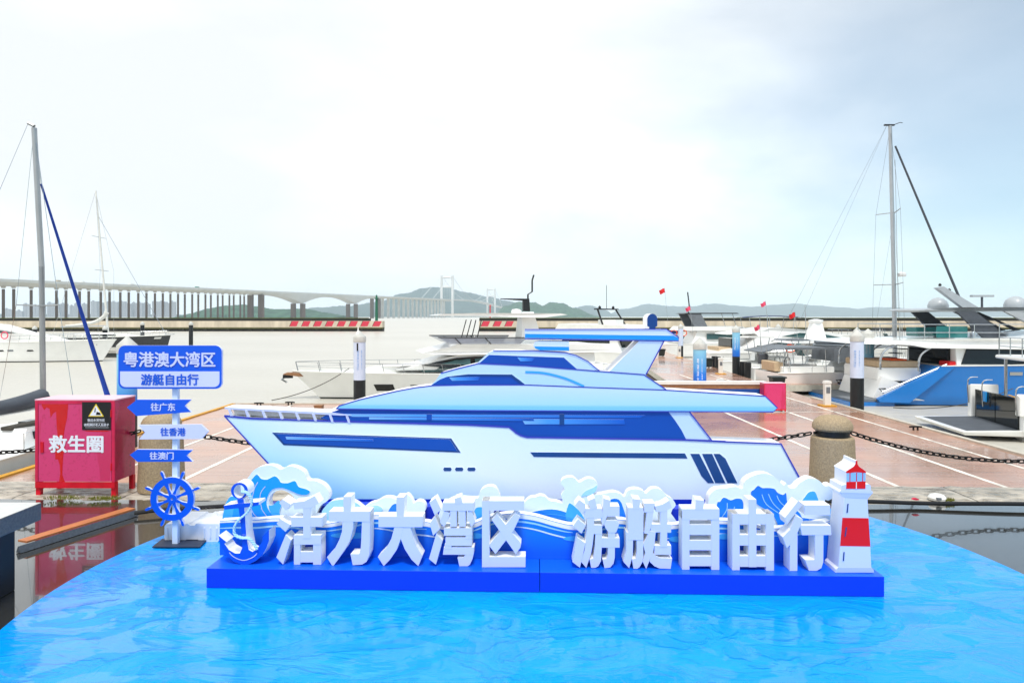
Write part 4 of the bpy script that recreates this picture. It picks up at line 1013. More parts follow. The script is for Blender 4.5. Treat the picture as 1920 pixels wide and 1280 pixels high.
pl_ = MB().box(X_(156), X_(210), -.017, -.0125, zof(805), zof(753)).build('warning_plate', 'black', d)
tri = [(X_(168), zof(780)), (X_(197), zof(780)), (X_(182.5), zof(756))]
MB().prism(tri, -.0185, -.0172).build('warning_triangle', 'yellow_sign', d)
tri = [(X_(171), zof(778.3)), (X_(194), zof(778.3)), (X_(182.5), zof(759.5))]
MB().prism(tri, -.0195, -.0187).build('triangle_face', 'print_white', d)
mb = MB(); mb.prism([(X_(182.5), zof(777)), (X_(192), zof(777)), (X_(190), zof(772.5)), (X_(184), zof(771))], -.0203, -.0197); mb.prism([(X_(179.5), zof(772)), (X_(181.5), zof(772)), (X_(182), zof(764)), (X_(180.5), zof(764))], -.0203, -.0197)
mb.build('pictogram', 'black', d)
lettering('lettering', '临边水深勿近', X_(167), X_(199), zof(789), zof(784), -.0182, 'print_white', d, .0004)
lettering('lettering', '请照顾好老人及孩子', X_(160), X_(207), zof(798), zof(793), -.0182, 'print_white', d, .0004)
for y_ in (791.3, 800.3): MB().box(X_(166 if y_ < 795 else 162), X_(200 if y_ < 795 else 206), -.0182, -.0176, zof(y_+.4), zof(y_)).build('caption_line', 'print_white', d)
g2 = gp(1453, 772, DOCK)
r, d = cabinet((g2.x, g2.y, DOCK), 0, .86, .45, .06, (772-718)/F*g2.y, 'bright red cabinet standing on the floating dock at the end of the blue banner barrier', False)
# banner barrier beside it
pm('banner_blue', rgb(14, 76, 160), .5, var=.06)
bb = thing('banner_barrier', 'low barrier with white top rail and blue banner on the floating dock', 'barrier', (8.2, g2.y+.6, DOCK))
MB().box(-2.6, 2.0, -.05, .3, 1.02, 1.14).build('top_rail', 'offwhite', bb)
MB().box(-2.6, 2.0, -.02, .25, .84, 1.018).build('wood_rail', 'teak', bb)
MB().box(-2.6, 2.0, -.03, .02, .1, .838).build('banner', 'banner_blue', bb)
for a in (-2.5, -.3, 1.9): MB().box(a-.05, a+.05, .05, .15, 0, .838).build('post', 'steel', bb)

# --- stone bollards and chains
pm('granite_tan', rgb(166, 146, 116), .75, var=.3, vs=70, bump=.3, bs=90)
BO = []
def bollard(x, y, label):
    r = thing('bollard', label, 'bollard', (x, y, .02), 0, 'stone bollards along the quay edge'); BO.append(r)
    MB().lathe([(.0, 0), (.215, 0), (.218, .03), (.2, .52), (.195, .545), (.18, .555), (.0, .555)], n=36).build('shaft', 'granite_tan', r, smooth=True)
    MB().lathe([(.0, .556), (.155, .556), (.155, .615), (.0, .615)], n=32).build('neck_band', 'black', r, smooth=True)
    MB().lathe([(.0, .616), (.17, .616), (.187, .635), (.185, .67), (.165, .71), (.12, .745), (.06, .76), (0.002, .763)], n=36).build('cap', 'granite_tan', r, smooth=True)
    for s_ in (-1, 1): MB().tube([(s_*.15, 0, .59), (s_*.185, 0, .585)], .014, 8).build('chain_eye', 'chain_iron', r)
yq = lambda x, q=6.78: q-x*TH
b1 = (-3.52, yq(-3.52)); b2 = (3.15, yq(3.15)); b0 = (-7.6, yq(-7.6)); b3 = (6.75, yq(6.75))
bollard(*b1, 'tan granite bollard behind the signpost, beside the red cabinet')
bollard(*b2, 'tan granite bollard behind the red and white lighthouse')
lk = MB(); n1_, n2_ = 16, 6; rings = []
for i in range(n1_):
    a = i*2*PI/n1_; cxx = .02*(1 if math.cos(a) > 0 else -1)
    c = Vector((cxx+.019*math.cos(a), .019*math.sin(a), 0)); nrm = Vector((math.cos(a), math.sin(a), 0))
    rings.append([c+(nrm*math.cos(q*2*PI/n2_)+Vector((0, 0, 1))*math.sin(q*2*PI/n2_))*.0075 for q in range(n2_)])
rings.append(rings[0]); lk.loft(rings, cap=False)
link0 = lk.build('chain_link', 'chain_iron', smooth=True); link_me = link0.data; bpy.data.objects.remove(link0)
def chain(a, b_, sag, label):
    a, b_ = Vector(a), Vector(b_); n = 80; pts = [a+(b_-a)*i/n-Vector((0, 0, sag*4*(i/n)*(1-i/n))) for i in range(n+1)]
    L_ = [0]
    for p, q in zip(pts, pts[1:]): L_.append(L_[-1]+(q-p).length)
    r = thing('chain', label, 'chain', tuple((a+b_)/2-Vector((0, 0, sag))), 0, 'chains between the quay bollards')
    s_ = .03; k = 0
    while s_ < L_[-1]-.02:
        i = max(j for j in range(n) if L_[j] <= s_); f_ = (s_-L_[i])/(L_[i+1]-L_[i]); p = pts[i].lerp(pts[i+1], f_); d = (pts[i+1]-pts[i]).normalized()
        o = bpy.data.objects.new('chain_link', link_me); C.objects.link(o); o.parent = r; o.location = p-Vector(r.location)
        rot = d.to_track_quat('X', 'Z').to_matrix().to_4x4() @ Matrix.Rotation(PI/2*(k % 2)+.75+rnd.uniform(-.15, .15), 4, 'X')
        o.rotation_euler = rot.to_euler(); s_ += .063; k += 1
zc = .605
chain((b2[0]+.19, b2[1], zc), (b3[0]-.19, b3[1], zc), .27, 'black iron chain sagging from the bollard behind the lighthouse towards the white catamaran')
chain((b1[0]+.19, b1[1], zc-.02), (b2[0]-.19, b2[1], zc), .27, 'black iron chain passing behind the cut-out yacht between two bollards')
chain((b0[0]+.19, b0[1], zc), (b1[0]-.19, b1[1], zc), .24, 'black iron chain passing behind the red lifebuoy cabinet')
# --- stone table on the left
pm('granite_dark', rgb(104, 98, 92), .45, var=.25, vs=60, bump=.1, bs=60)
pm('granite_sky_sheen', rgb(206, 204, 198), .08, coat=.8, var=.12, vs=40)  # paler than the slab sides: white sky reflection put into the top's colour
tb = thing('stone_bench', 'wet grey granite slab bench on a dark block beside the puddle', 'bench', (-3.6, 3.8, 0))
mb = MB().box(-.62, .52, -.75, .67, .42, .535); mb.m = [0, 1, 0, 0, 0, 0]; mb.build('slab', ['granite_dark', 'granite_sky_sheen'], tb, bevel=.006)
MB().box(-.45, .42, -.5, .57, 0, .419).build('support', 'black', tb, bevel=.006)
# --- wooden plank ramp, hose, small lamp
pm('plank_orange', rgb(188, 116, 68), .45, var=.25, vs=6, stretch=(1.5, 14, 1)); pm('mesh_grey', rgb(70, 78, 88), .5, var=.3, vs=60)
pa, pb = gp(252, 966), gp(30, 1036)
d = (pb-pa).normalized(); L_ = (pb-pa).length; ang = math.atan2(d.y, d.x)
pk = thing('plank_ramp', 'orange wooden plank on a grey edge strip lying in the puddle by the red cabinet', 'plank', ((pa.x+pb.x)/2, (pa.y+pb.y)/2, 0), ang)
MB().add([(-L_/2, .0, .004), (L_/2, .0, .004), (L_/2, .02, .05), (-L_/2, .02, .05), (-L_/2, .05, .004), (L_/2, .05, .004)], [(0, 1, 2, 3), (3, 2, 5, 4), (0, 3, 4), (1, 5, 2), (0, 4, 5, 1)]).build('edge_strip', 'mesh_grey', pk)
MB().box(-L_/2, L_/2*.86, -.085, .012, .052, .066).build('plank', 'plank_orange', pk)
pm('hose_black', rgb(24, 24, 26), .35, var=.1)
hp = [(252, 962), (300, 957), (345, 953), (430, 947), (520, 943), (700, 941), (960, 942), (1300, 942), (1560, 941), (1640, 941), (1720, 942), (1800, 944), (1920, 946), (2050, 948)]
hpts = [tuple(gp(a, b_, .04)) for a, b_ in hp]; hpts = [(p[0], p[1], .042+.006*math.sin(i*1.7)) for i, p in enumerate(hpts)]
tag(MB().tube(crom(hpts, 5, False), .019, 8).build('hose', 'hose_black', smooth=True), 'thick black hose running along the stone kerb behind the display', 'hose')
g = gp(1757, 934, .03)
fl_ = thing('floor_lamp', 'small white floor lamp housing on the stone kerb beside a tuft of moss', 'lamp', (g.x, g.y, .02))
MB().lathe([(.0, 0), (.075, 0), (.078, .02), (.06, .045), (.03, .055), (.001, .056)], n=18).build('housing', 'lamp_white', fl_, smooth=True)
MB().box(-.045, -.005, -.078, -.05, .012, .035).build('lens', 'canvas_grey', fl_)
pm('moss', rgb(110, 112, 30), .95, var=.4, vs=40)
def tuft(c, n, s_, name='moss'):
    mb = MB()
    for k in range(n):
        a = rnd.random()*2*PI; r = rnd.random()**.6*s_; x = c.x+math.cos(a)*r*1.6; y = c.y+math.sin(a)*r*.7; h = .012+rnd.random()*.02
        dx, dy = rnd.uniform(-.01, .01), rnd.uniform(-.01, .01)
        mb.add([(x-.004, y, .02), (x+.004, y, .02), (x+dx, y+dy, .022+h)], [(0, 1, 2)])
    return tag(mb.build(name, 'moss'), 'green moss tufts on the wet kerb stones', 'moss', kind='stuff')
tuft(gp(1775, 936, .03), 120, .05); tuft(gp(195, 935, .02), 220, .1); tuft(gp(120, 934, .02), 150, .12)
pm('petal_red', rgb(214, 30, 70), .6)
g = gp(1712, 942, .03); tag(MB().prism(crom([(-.03, 0), (-.01, .012), (.02, .008), (.035, 0), (.01, -.006)], 2), -.012, .012).build('litter_scrap', 'petal_red', loc=(g.x, g.y-.03, .07)), 'small red scrap lying on the black hose', 'litter')

# ================================================================== DOCK FURNITURE
def pile(x, y, base, zb_, zt, style, label, group, r=.26, text=None):
    """zb_: top of the black part, zt: shoulder under the cone, both above base"""
    o = thing('guide_pile', label, 'pile', (x, y, base), 0, group)
    MB().lathe([(r, -1.6), (r, zb_), (r*.98, zb_)], n=20).build('lower_shaft', 'pile_black', o, smooth=True)
    if zt > zb_+.02: MB().lathe([(r*1.0, zb_+.001), (r*1.0, zt)], n=20).build('sleeve', style, o, smooth=True)
    MB().lathe([(r*1.06, zt+.001), (r*1.06, zt+.22), (r*.98, zt+.25), (.03, zt+.48), (.002, zt+.49)], n=20).build('cone_cap', 'pile_cap', o, smooth=True)
    if text:
        tm = 'print_white' if style == 'pile_blue' else 'print_paleblue'
        f_ = Vector((-x, -y)).normalized(); yaw = math.atan2(f_.y, f_.x)+PI/2
        for q, (dx, s_) in enumerate(((-.05, .085), (.1, .055))):
            holder = lettering('lettering', text[q], dx-s_/2-.02, dx+s_/2-.02, zb_+.45, zt-.35, -math.sqrt(max(.001, (r*1.0)**2-(abs(dx)+s_/2)**2))-.022, tm, o, 0, True)
            holder.rotation_euler = (0, 0, yaw)
    return o
GP = 'guide piles of the floating dock'
TX = ('粤港澳大湾区', '游艇自由行')
def pz(py, Y, base): return CH+(HY-py)/F*Y-base
pile(7.7, 28, DOCK, pz(760, 28, DOCK), pz(655, 28, DOCK), 'pile_blue', 'blue sleeved guide pile with grey cone cap behind the banner barrier', GP, .262, TX)
pile(14.15, 28, DOCK, pz(708, 28, DOCK), pz(640, 28, DOCK), 'pile_white', 'white sleeved guide pile with black foot beside the blue yacht stern', GP, .262, TX)
o = pile(-6.7, 30, WAT, pz(712, 30, WAT), pz(641, 30, WAT), 'pile_white', 'white sleeved guide pile with a lantern on its cap, in front of the yacht bow', GP, .262, TX)
MB().lathe([(.11, 0), (.14, .08), (.1, .2), (.03, .34), (.02, .5)], (-.05, -.05, pz(628, 30, WAT)-.12), 12).build('lantern', 'lamp_white', o, smooth=True)
MB().box(-.06, .0, -.29, -.262, pz(657, 30, WAT), pz(643, 30, WAT)).build('bracket', 'black', o)
pile(-11.05, 19.6, DOCK, pz(754, 19.6, DOCK), pz(662, 19.6, DOCK), 'pile_blue', 'blue sleeved guide pile standing behind the signpost name board', GP, .262)
pile(15.1, 46, DOCK, pz(668, 46, DOCK), pz(623, 46, DOCK), 'pile_blue', 'blue sleeved guide pile beside the white cruiser on the pier', GP, .25, TX)
pile(22.6, 60, WAT, pz(656, 60, WAT), pz(622, 60, WAT), 'pile_white', 'white sleeved guide pile behind the orange lifebuoy', GP, .25)
pile(16.8, 68, DOCK, pz(648, 68, DOCK), pz(616, 68, DOCK), 'pile_white', 'slim white guide pile at the far side of the pier', GP, .25)
pile(19.3, 37, WAT, pz(678, 37, WAT), pz(633, 37, WAT), 'pile_blue', 'blue sleeved guide pile under the yacht roof, behind the stern', GP, .3, TX)
pile(23, 45.5, WAT, pz(655, 45.5, WAT), pz(627, 45.5, WAT), 'pile_blue', 'blue topped guide pile peeping over the white pile by the yacht stern', GP, .25)
pile(26.5, 68, WAT, pz(650, 68, WAT), pz(616, 68, WAT), 'pile_white', 'white guide pile beside the pilothouse radar mast', GP, .25)
for px, st_, lb in ((1143, 'pile_blue', 'small pale blue guide pile beyond the cut-out yacht roof'), (1172, 'pile_white', 'small white guide pile beyond the cut-out yacht roof')): pile((px-960)/F*110, 108, WAT, 1.2, pz(612, 108, WAT), st_, lb, GP, .27)
for px, Y, yt_, lab in ((65, 90, 612, 'short black pile behind the white cruiser'), (197, 80, 612, 'black pile beside the pointed bow of the white cruiser'), (267, 95, 604, 'black pile behind the dark sailing yacht bow'), (358, 92, 604, 'black pile standing alone in open water')):
    h = pz(yt_, Y, WAT); pile((px-960)/F*Y, Y, WAT, h-.4, h-.38, 'pile_black', lab, 'black mooring piles', .27)

def pedestal(x, y, label):
    r = thing('power_pedestal', label, 'pedestal', (x, y, DOCK), 0, 'power pedestals on the dock')
    MB().box(-.13, .13, -.1, .1, 0, .95).build('post', 'offwhite', r, bevel=.015)
    MB().prism([(-.15, .952), (.15, .952), (.12, 1.06), (-.12, 1.06)], -.12, .12).build('hood', 'offwhite', r)
    MB().box(-.08, .08, -.115, -.101, .55, .8).build('socket_panel', 'canvas_grey', r)
    MB().box(-.3, .3, -.25, .25, .0, .05).build('foot', 'edge_yellow', r)
pedestal(13.2, 28.6, 'white power pedestal on a yellow foot beside the white pile and blue yacht')
pedestal(13.6, 44.5, 'white power pedestal beside the blue pile on the pier')
pedestal(15.2, 62, 'white power pedestal with yellow foot far along the pier')
pedestal(9.0, 29.5, 'white power pedestal beside the blue pile behind the barrier')
def bin_(x, y, label):
    r = thing('trash_bin', label, 'bin', (x, y, DOCK), 0, 'dark bins on the pier')
    MB().loft([[(-a, -a, z), (a, -a, z), (a, a, z), (-a, a, z)] for a, z in ((.24, .06), (.32, .62))]).build('tub', 'bin_green', r, bevel=.02)
    MB().box(-.37, .37, -.37, .37, .621, .7).build('lid', 'bin_green', r, bevel=.02)
    for a in (-.2, .2): MB().tube([(a-.03, .28, .07), (a+.03, .28, .07)], .07, 10).build('wheel', 'black_rubber', r)
g = gp(1490, 731, DOCK); bin_(13.5, g.y, 'dark green wheeled bin beside the sailing yacht stern')
g = gp(1330, 690, DOCK); bin_(14.3, 50, 'dark bin behind the blue pile on the pier')
bin_(14.0, 64, 'dark bin far along the pier by the slim white pile')
def cleat(x, y, z, label):
    r = thing('mooring_cleat', label, 'cleat', (x, y, z), 0, 'mooring cleats on the dock edge')
    MB().tube([(-.2, 0, .11), (-.1, 0, .12), (.1, 0, .12), (.2, 0, .11)], .03, 8).build('horn', 'chain_iron', r, smooth=True)
    for a in (-.07, .07): MB().tube([(a, 0, 0), (a, 0, .11)], .03, 8).build('stem', 'chain_iron', r)
for x, y, l in ((-10.6, 28.6, 'iron mooring cleat at the dock corner behind the signpost'), (13.3, 22.5, 'iron mooring cleat on the dock edge opposite the catamaran'), (13.3, 34, 'iron mooring cleat on the pier edge by the blue yacht'), (-9.4, 28.9, 'iron mooring cleat on the dock edge below the yacht bow rope')): cleat(x, y, DOCK+.002, l)
g = gp(598, 772, DOCK); r = thing('dock_box', 'small brown wooden box on the dock edge behind the cut-out bow', 'box', (g.x, g.y, DOCK))
MB().box(-.15, .15, -.15, .15, 0, .24).build('crate', 'teak', r); MB().box(-.165, .165, -.165, .165, .241, .275).build('lid', 'teak', r)

# ================================================================== BOATS
class Boat:
    def __init__(s, name, label, cat, x, y, rz, L, B, fs, fb, rake=.9, tb=.9, hullmat='white_gel', deckmat='offwhite', bot='antifoul', boot=.1, n=26, full=2.3, group=None, srake=0):
        s.srake = srake
        s.r = thing(name, label, cat, (x, y, WAT), rz, group); s.L, s.B, s.fs, s.fb, s.rake, s.tb, s.full = L, B, fs, fb, rake, tb, full
        rings = []
        for i in range(n+1):
            t_ = i/n; b_, w_, h = s.hb(t_), s.wb(t_), s.sh(t_)
            zs = [(0.0, -.5), (w_*.75, -.28), (w_*.97, -.02), (s.hy(t_, boot), boot)]+[(s.hy(t_, h*q), h*q) for q in (.3, .52, .75, .92, 1.0)]
            x0 = -L/2+L*t_; ring = []
            for yy, zz in zs[::-1]: ring.append((s.hx(x0, t_, zz), yy, zz))
            for yy, zz in zs[1:]: ring.append((s.hx(x0, t_, zz), -yy, zz))
            rings.append(ring)
        m_ = len(rings[0]); mb = MB()
        mb.v = [p for r_ in rings for p in r_]
        for i in range(n):
            for q in range(m_-1):
                mb.f.append([i*m_+q, i*m_+q+1, (i+1)*m_+q+1, (i+1)*m_+q]); mb.m.append(1 if 5 <= q <= 10 else 0)
        mb.f.append(list(range(m_))); mb.m.append(0)
        s.hull = mb.build('hull', [hullmat, bot], s.r, smooth=True)
        mb = MB(); o = []
        for i in range(n+1):
            t_ = i/n; h = s.sh(t_); x0 = s.hx(-L/2+L*t_, t_, h); o += [(x0, s.hb(t_)-.03, h-.05), (x0, 0, h-.02), (x0, -s.hb(t_)+.03, h-.05)]
        mb.add(o, [(3*i+a, 3*i+a+1, 3*i+a+4, 3*i+a+3) for i in range(n) for a in (0, 1)])
        mb.build('deck', deckmat, s.r, smooth=True)
        for sg in (-1, 1):
            pts = [(s.hx(-L/2+L*i/n, i/n, s.sh(i/n)), sg*(s.hb(i/n)), s.sh(i/n)+.01) for i in range(n+1)]
            MB().tube(pts, .035, 5).build('gunwale', 'offwhite', s.r)
    def hx(s, x0, t_, z): return x0+s.srake*max(0, 1-t_/.16)*max(0, z)/s.fb+s.rake*max(0, t_-.35)**2*2.3*(z/s.fb)
    def hb(s, t_):
        if t_ < .5: return s.B/2*(s.tb+(1-s.tb)*math.sin(t_/.5*PI/2))
        return max(.03, s.B/2*max(0, 1-((t_-.5)/.5)**s.full)**.8)
    def wb(s, t_):
        if t_ < .4: return s.B/2*.9*(s.tb+(1-s.tb)*math.sin(t_/.4*PI/2))
        return max(.012, s.B/2*.9*max(0, 1-((t_-.4)/.6)**1.7))
    def sh(s, t_): return s.fs+(s.fb-s.fs)*t_**1.6
    def hy(s, t_, z): q = min(1, max(0, z/s.sh(t_))); return s.wb(t_)+(s.hb(t_)-s.wb(t_))*q**1.3
    def put(s, mb, name, mats, parent=None, smooth=False, bevel=0): return mb.build(name, mats, parent or s.r, smooth, bevel)
    def hull_panel(s, name, poly, matn, off=.02, sides=(-1, 1)):
        for sg in sides:
            mb = MB(); fr = []
            for x, z in poly:
                t_ = (x+s.L/2)/s.L; fr.append((s.hx(x, t_, z), sg*(s.hy(t_, z)+off), z))
            mb.add(fr+[(p[0], p[1]-sg*.06, p[2]) for p in fr], [list(range(len(fr)))]+[(i, (i+1) % len(fr), len(fr)+(i+1) % len(fr), len(fr)+i) for i in range(len(fr))])
            s.put(mb, name, matn, s.hull)
    def house(s, name, prof, wf, matn, smooth=True):
        """prof: closed outline in (x,z); wf(x,z): half width there"""
        n = len(prof); mb = MB(); tri = tessellate_polygon([[Vector((x, z, 0)) for x, z in prof]])
        mb.v = [(x, wf(x, z), z) for x, z in prof]+[(x, -wf(x, z), z) for x, z in prof]
        for t3 in tri: mb.f.append(list(t3)); mb.f.append([n+k for k in t3][::-1]); mb.m += [0, 0]
        for i in range(n): mb.f.append([i, (i+1) % n, n+(i+1) % n, n+i]); mb.m.append(0)
        return s.put(mb, name, matn, None, smooth)
    def windows(s, name, poly, wf, matn, parent, off=.02, sides=(-1, 1)):
        for sg in sides:
            fr = [(x, sg*(wf(x, z)+off), z) for x, z in poly]; n = len(fr)
            mb = MB().add(fr+[(p[0], p[1]-sg*.05, p[2]) for p in fr], [list(range(n))]+[(i, (i+1) % n, n+(i+1) % n, n+i) for i in range(n)])
            s.put(mb, name, matn, parent)
    def rail(s, t0, t1, h, n, r=.018, mid=True, inset=.1, droop=0):
        for sg in (-1, 1):
            tp_, md = [], []
            for i in range(n+1):
                t_ = t0+(t1-t0)*i/n; z = s.sh(t_); x = s.hx(-s.L/2+s.L*t_, t_, z); y = sg*max(.02, s.hb(t_)-inset)
                hh = h*(1-droop*(1-i/n)); tp_.append((x+.12, y, z+hh)); md.append((x+.06, y, z+hh*.5))
                s.put(MB().tube([(x, y, z-.03), (x+.12, y, z+hh)], r, 5), 'stanchion', 'steel')
            s.put(MB().tube(tp_, r, 5), 'rail', 'steel')
            if mid: s.put(MB().tube(md, r*.6, 4), 'rail', 'steel')
    def fender(s, t_, sg=1, col='offwhite'):
        z = s.sh(t_); x = -s.L/2+s.L*t_; y = sg*(s.hy(t_, z*.5)+.16)
        s.put(MB().lathe([(.01, -.32), (.1, -.26), (.14, -.1), (.14, .15), (.09, .28), (.02, .34)], (x, y, z*.5), 10), 'fender', col, smooth=True)
        s.put(MB().tube([(x, y, z*.5+.3), (x, sg*s.hb(t_), z)], .012, 4), 'fender_line', 'rope')
def flag(x, y, z, h, w_, matn, label, ang=0, wave=.06):
    w_ *= .44
    r = thing('flag', label, 'flag', (x, y, z), ang)
    MB().tube([(0, 0, 0), (-.1*h, 0, h)], .015, 6).build('staff', 'steel', r)
    vs, fs = [], []; n = 8
    for j in range(5):
        for i in range(n+1):
            u = i/n; vs.append((-.1*h*(1-j/4*.3)-w_*(.82*u-.06*u*j/4), wave*1.5*u*math.sin(u*7+j*.4), h*.97-j/4*w_*.62-w_*(.3*u**1.5)+.03*math.sin(u*6)))
    for j in range(4):
        for i in range(n):
            a = j*(n+1)+i; fs.append((a, a+1, a+n+2, a+n+1))
    MB().add(vs, fs).build('cloth', matn, r, smooth=True)
def line_rope(a, b_, sag, matn, label, r=.015):
    a, b_ = Vector(a), Vector(b_); n = 14
    pts = [a+(b_-a)*i/n-Vector((0, 0, sag*4*(i/n)*(1-i/n))) for i in range(n+1)]
    tag(MB().tube(pts, r, 5).build('mooring_rope', matn), label, 'rope', 'mooring ropes')
def lifering(parent, c, R1, axis, matn='orange'):
    mb = MB(); rings = []
    for i in range(20):
        a = i*2*PI/20; rad = Vector((math.cos(a), 0, math.sin(a)))
        rings.append([Vector(c)+rad*(R1+.05*math.cos(q*PI/3))+Vector((0, .05*math.sin(q*PI/3), 0)) for q in range(6)])
    rings.append(rings[0]); mb.loft(rings, cap=False); mb.build('lifebuoy', matn, parent, smooth=True)

# --- centre: white flybridge yacht moored across, bow to the left
B_ = Boat('motor_yacht', 'large white flybridge motor yacht moored behind the cut-out yacht, anchor at its bow', 'motor yacht', -2.2, 38.2, PI+.24, 16.4, 4.7, 1.55, 1.85, 1.5, .93, full=2.0)
hw = lambda x, z: max(.15, 1.95-.22*(z-1.5)-.16*max(0, x-.5)**1.35*.5)
B_.house('cabin_trunk', [(7.0, 1.72), (5.2, 2.08), (3.4, 2.2), (2.0, 2.2), (-7, 2.2), (-7, 1.35), (3, 1.35), (6.0, 1.5)], lambda x, z: max(.1, 2.0-.2*(z-1.4)-.36*max(0, x-1.0)), 'white_gel')
h_ = B_.house('saloon', [(4.3, 1.9), (3.2, 2.2), (2.2, 2.55), (1.0, 2.9), (-1, 3.02), (-6.6, 3.02), (-6.6, 1.9)], hw, 'white_gel')
B_.windows('side_window', [(3.0, 2.2), (2.2, 2.45), (1.2, 2.68), (.2, 2.76), (-3.4, 2.76), (-4.6, 2.05), (-3, 2.0), (1.6, 2.04)], hw, 'dark_glass', h_, .03)
B_.windows('window_pane', [(2.0, 2.3), (1.2, 2.55), (.45, 2.62), (.45, 2.2)], hw, 'green_glass', h_, .045)
B_.windows('window_pane', [(.2, 2.62), (-1.6, 2.66), (-1.6, 2.15), (.2, 2.18)], hw, 'green_glass', h_, .045)
cw_ = lambda x, z: max(.1, 2.0-.2*(z-1.4)-.36*max(0, x-1.0))
B_.windows('lower_window', [(3.6, 2.05), (2.9, 2.1), (1.6, 2.08), (.9, 1.85), (2.9, 1.72)], cw_, 'green_glass', B_.hull, .03)
fbw = lambda x, z: 2.05-.1*max(0, x-.5)**1.5
B_.house('flybridge', [(3.0, 3.03), (1.6, 3.4), (1.2, 3.62), (-6.9, 3.5), (-7.4, 3.1), (-7.2, 2.98), (1.5, 2.9)], fbw, 'white_gel')
fo_ = lambda x, z: fbw(x, z)+.02+.25*(z-3.6)
B_.windows('wind_screen', [(1.5, 3.62), (2.2, 4.05), (-.5, 4.02), (-.4, 3.6)], fo_, 'clear_screen', None, .0)
B_.windows('wind_screen', [(-.45, 3.6), (-.55, 4.02), (-2.6, 4.0), (-2.2, 3.58)], fo_, 'clear_screen', None, .0)
B_.put(MB().add([(1.5, -1.7, 3.62), (1.5, 1.7, 3.62), (2.2, 1.85, 4.05), (2.2, -1.85, 4.05)], [(0, 1, 2, 3)]), 'front_screen', 'clear_screen')
for sg in (-1, 1):
    B_.put(MB().tube([(2.2, sg*fo_(2.2, 4.05), 4.06), (-.5, sg*fo_(-.5, 4.0), 4.03), (-2.6, sg*fo_(-2.6, 4.0), 4.01)], .035, 5), 'screen_frame', 'black')
    for xx in (1.0, -.6): B_.put(MB().tube([(xx+.35, sg*fo_(xx, 4.03), 4.03), (xx, sg*fo_(xx, 3.62), 3.6)], .03, 5), 'screen_frame', 'black')
    for xx in (-.2, .1): B_.put(MB().tube([(xx+.3, sg*1.6, 3.5), (xx, sg*1.5, 4.95)], .03, 5), 'roof_strut', 'black')
B_.house('hardtop', [(2.3, 5.0), (1.9, 5.1), (0, 5.16), (-4.6, 5.14), (-5.0, 5.05), (-3.6, 4.86), (0, 4.94)], lambda x, z: 1.75-.06*max(0, x)**1.4, 'white_gel')
B_.house('mast_arch', [(-2.6, 3.2), (-2.75, 5.5), (-3.4, 5.5), (-3.9, 3.2)], lambda x, z: .75-.12*(z-3.5), 'white_gel')
B_.house('mast_wing', [(-2.9, 5.3), (-2.9, 6.05), (-1.6, 6.15), (-1.6, 6.2), (-3.25, 6.2), (-3.3, 5.3)], lambda x, z: .12, 'black')
B_.put(MB().tube([(-3.2, 0, 5.3), (-3.2, 0, 6.5), (-3.45, 0, 6.7), (-3.45, 0, 7.5), (-3.55, 0, 7.9)], .05, 6), 'antenna', 'black')
B_.put(MB().lathe([(.3, 0), (.3, .18), (.2, .28), (.01, .32)], (-2.4, .5, 5.15), 12), 'radar_dome', 'white_gel', smooth=True)
B_.put(MB().tube([(-2.4, -.4, 5.1), (-2.4, -.4, 5.5)], .06, 6), 'horn', 'steel')
B_.rail(.55, .985, .62, 8, .02)
B_.hull_panel('hull_window', [(5.1, .55), (5.1, 1.0), (4.2, 1.0), (4.2, .55)], 'black')
B_.hull_panel('hull_stripe', [(8.0, 1.5), (8.0, 1.56), (-7.5, 1.3), (-7.5, 1.25)], 'teak', .02)
B_.hull_panel('vent_slot', [(3.4, .9), (3.4, .96), (2.6, .95), (2.6, .89)], 'black')
B_.put(MB().prism([(8.0, 1.75), (9.9, 1.75), (10.1, 1.65), (9.3, 1.5), (8.0, 1.55)], -.22, .22), 'bow_pulpit', 'teak')
B_.put(MB().tube([(9.9, 0, 1.62), (10.15, 0, 1.3), (9.9, 0, 1.1)], .07, 6), 'anchor_fluke', 'steel', smooth=True)
B_.put(MB().box(9.6, 10.1, -.16, .16, 1.4, 1.6), 'anchor_roller', 'black')
B_.house('cockpit_bulwark', [(-7.0, 1.4), (-7.0, 2.1), (-8.1, 2.0), (-8.2, 1.4)], lambda x, z: 2.1, 'white_gel')
B_.put(MB().box(-9.3, -8.1, -2.0, 2.0, .25, .42), 'swim_platform', 'teak')
B_.r.scale = (1, 1, .8)
for o in B_.r.children:
    k_ = o.name.split('.')[0]
    if k_ in ('hardtop', 'radar_dome', 'horn', 'mast_wing', 'antenna'): o.location.z += .5
    if k_ in ('mast_arch', 'roof_strut'): o.scale.z = 1.0; o.location.z += .25
B_.fender(.35); B_.fender(.6)
line_rope(at(655, 690, 36.3), gp(505, 757, DOCK)+Vector((0, .3, .12)), .25, 'rope', 'dark mooring rope from the white yacht bow down to the dock', .02)

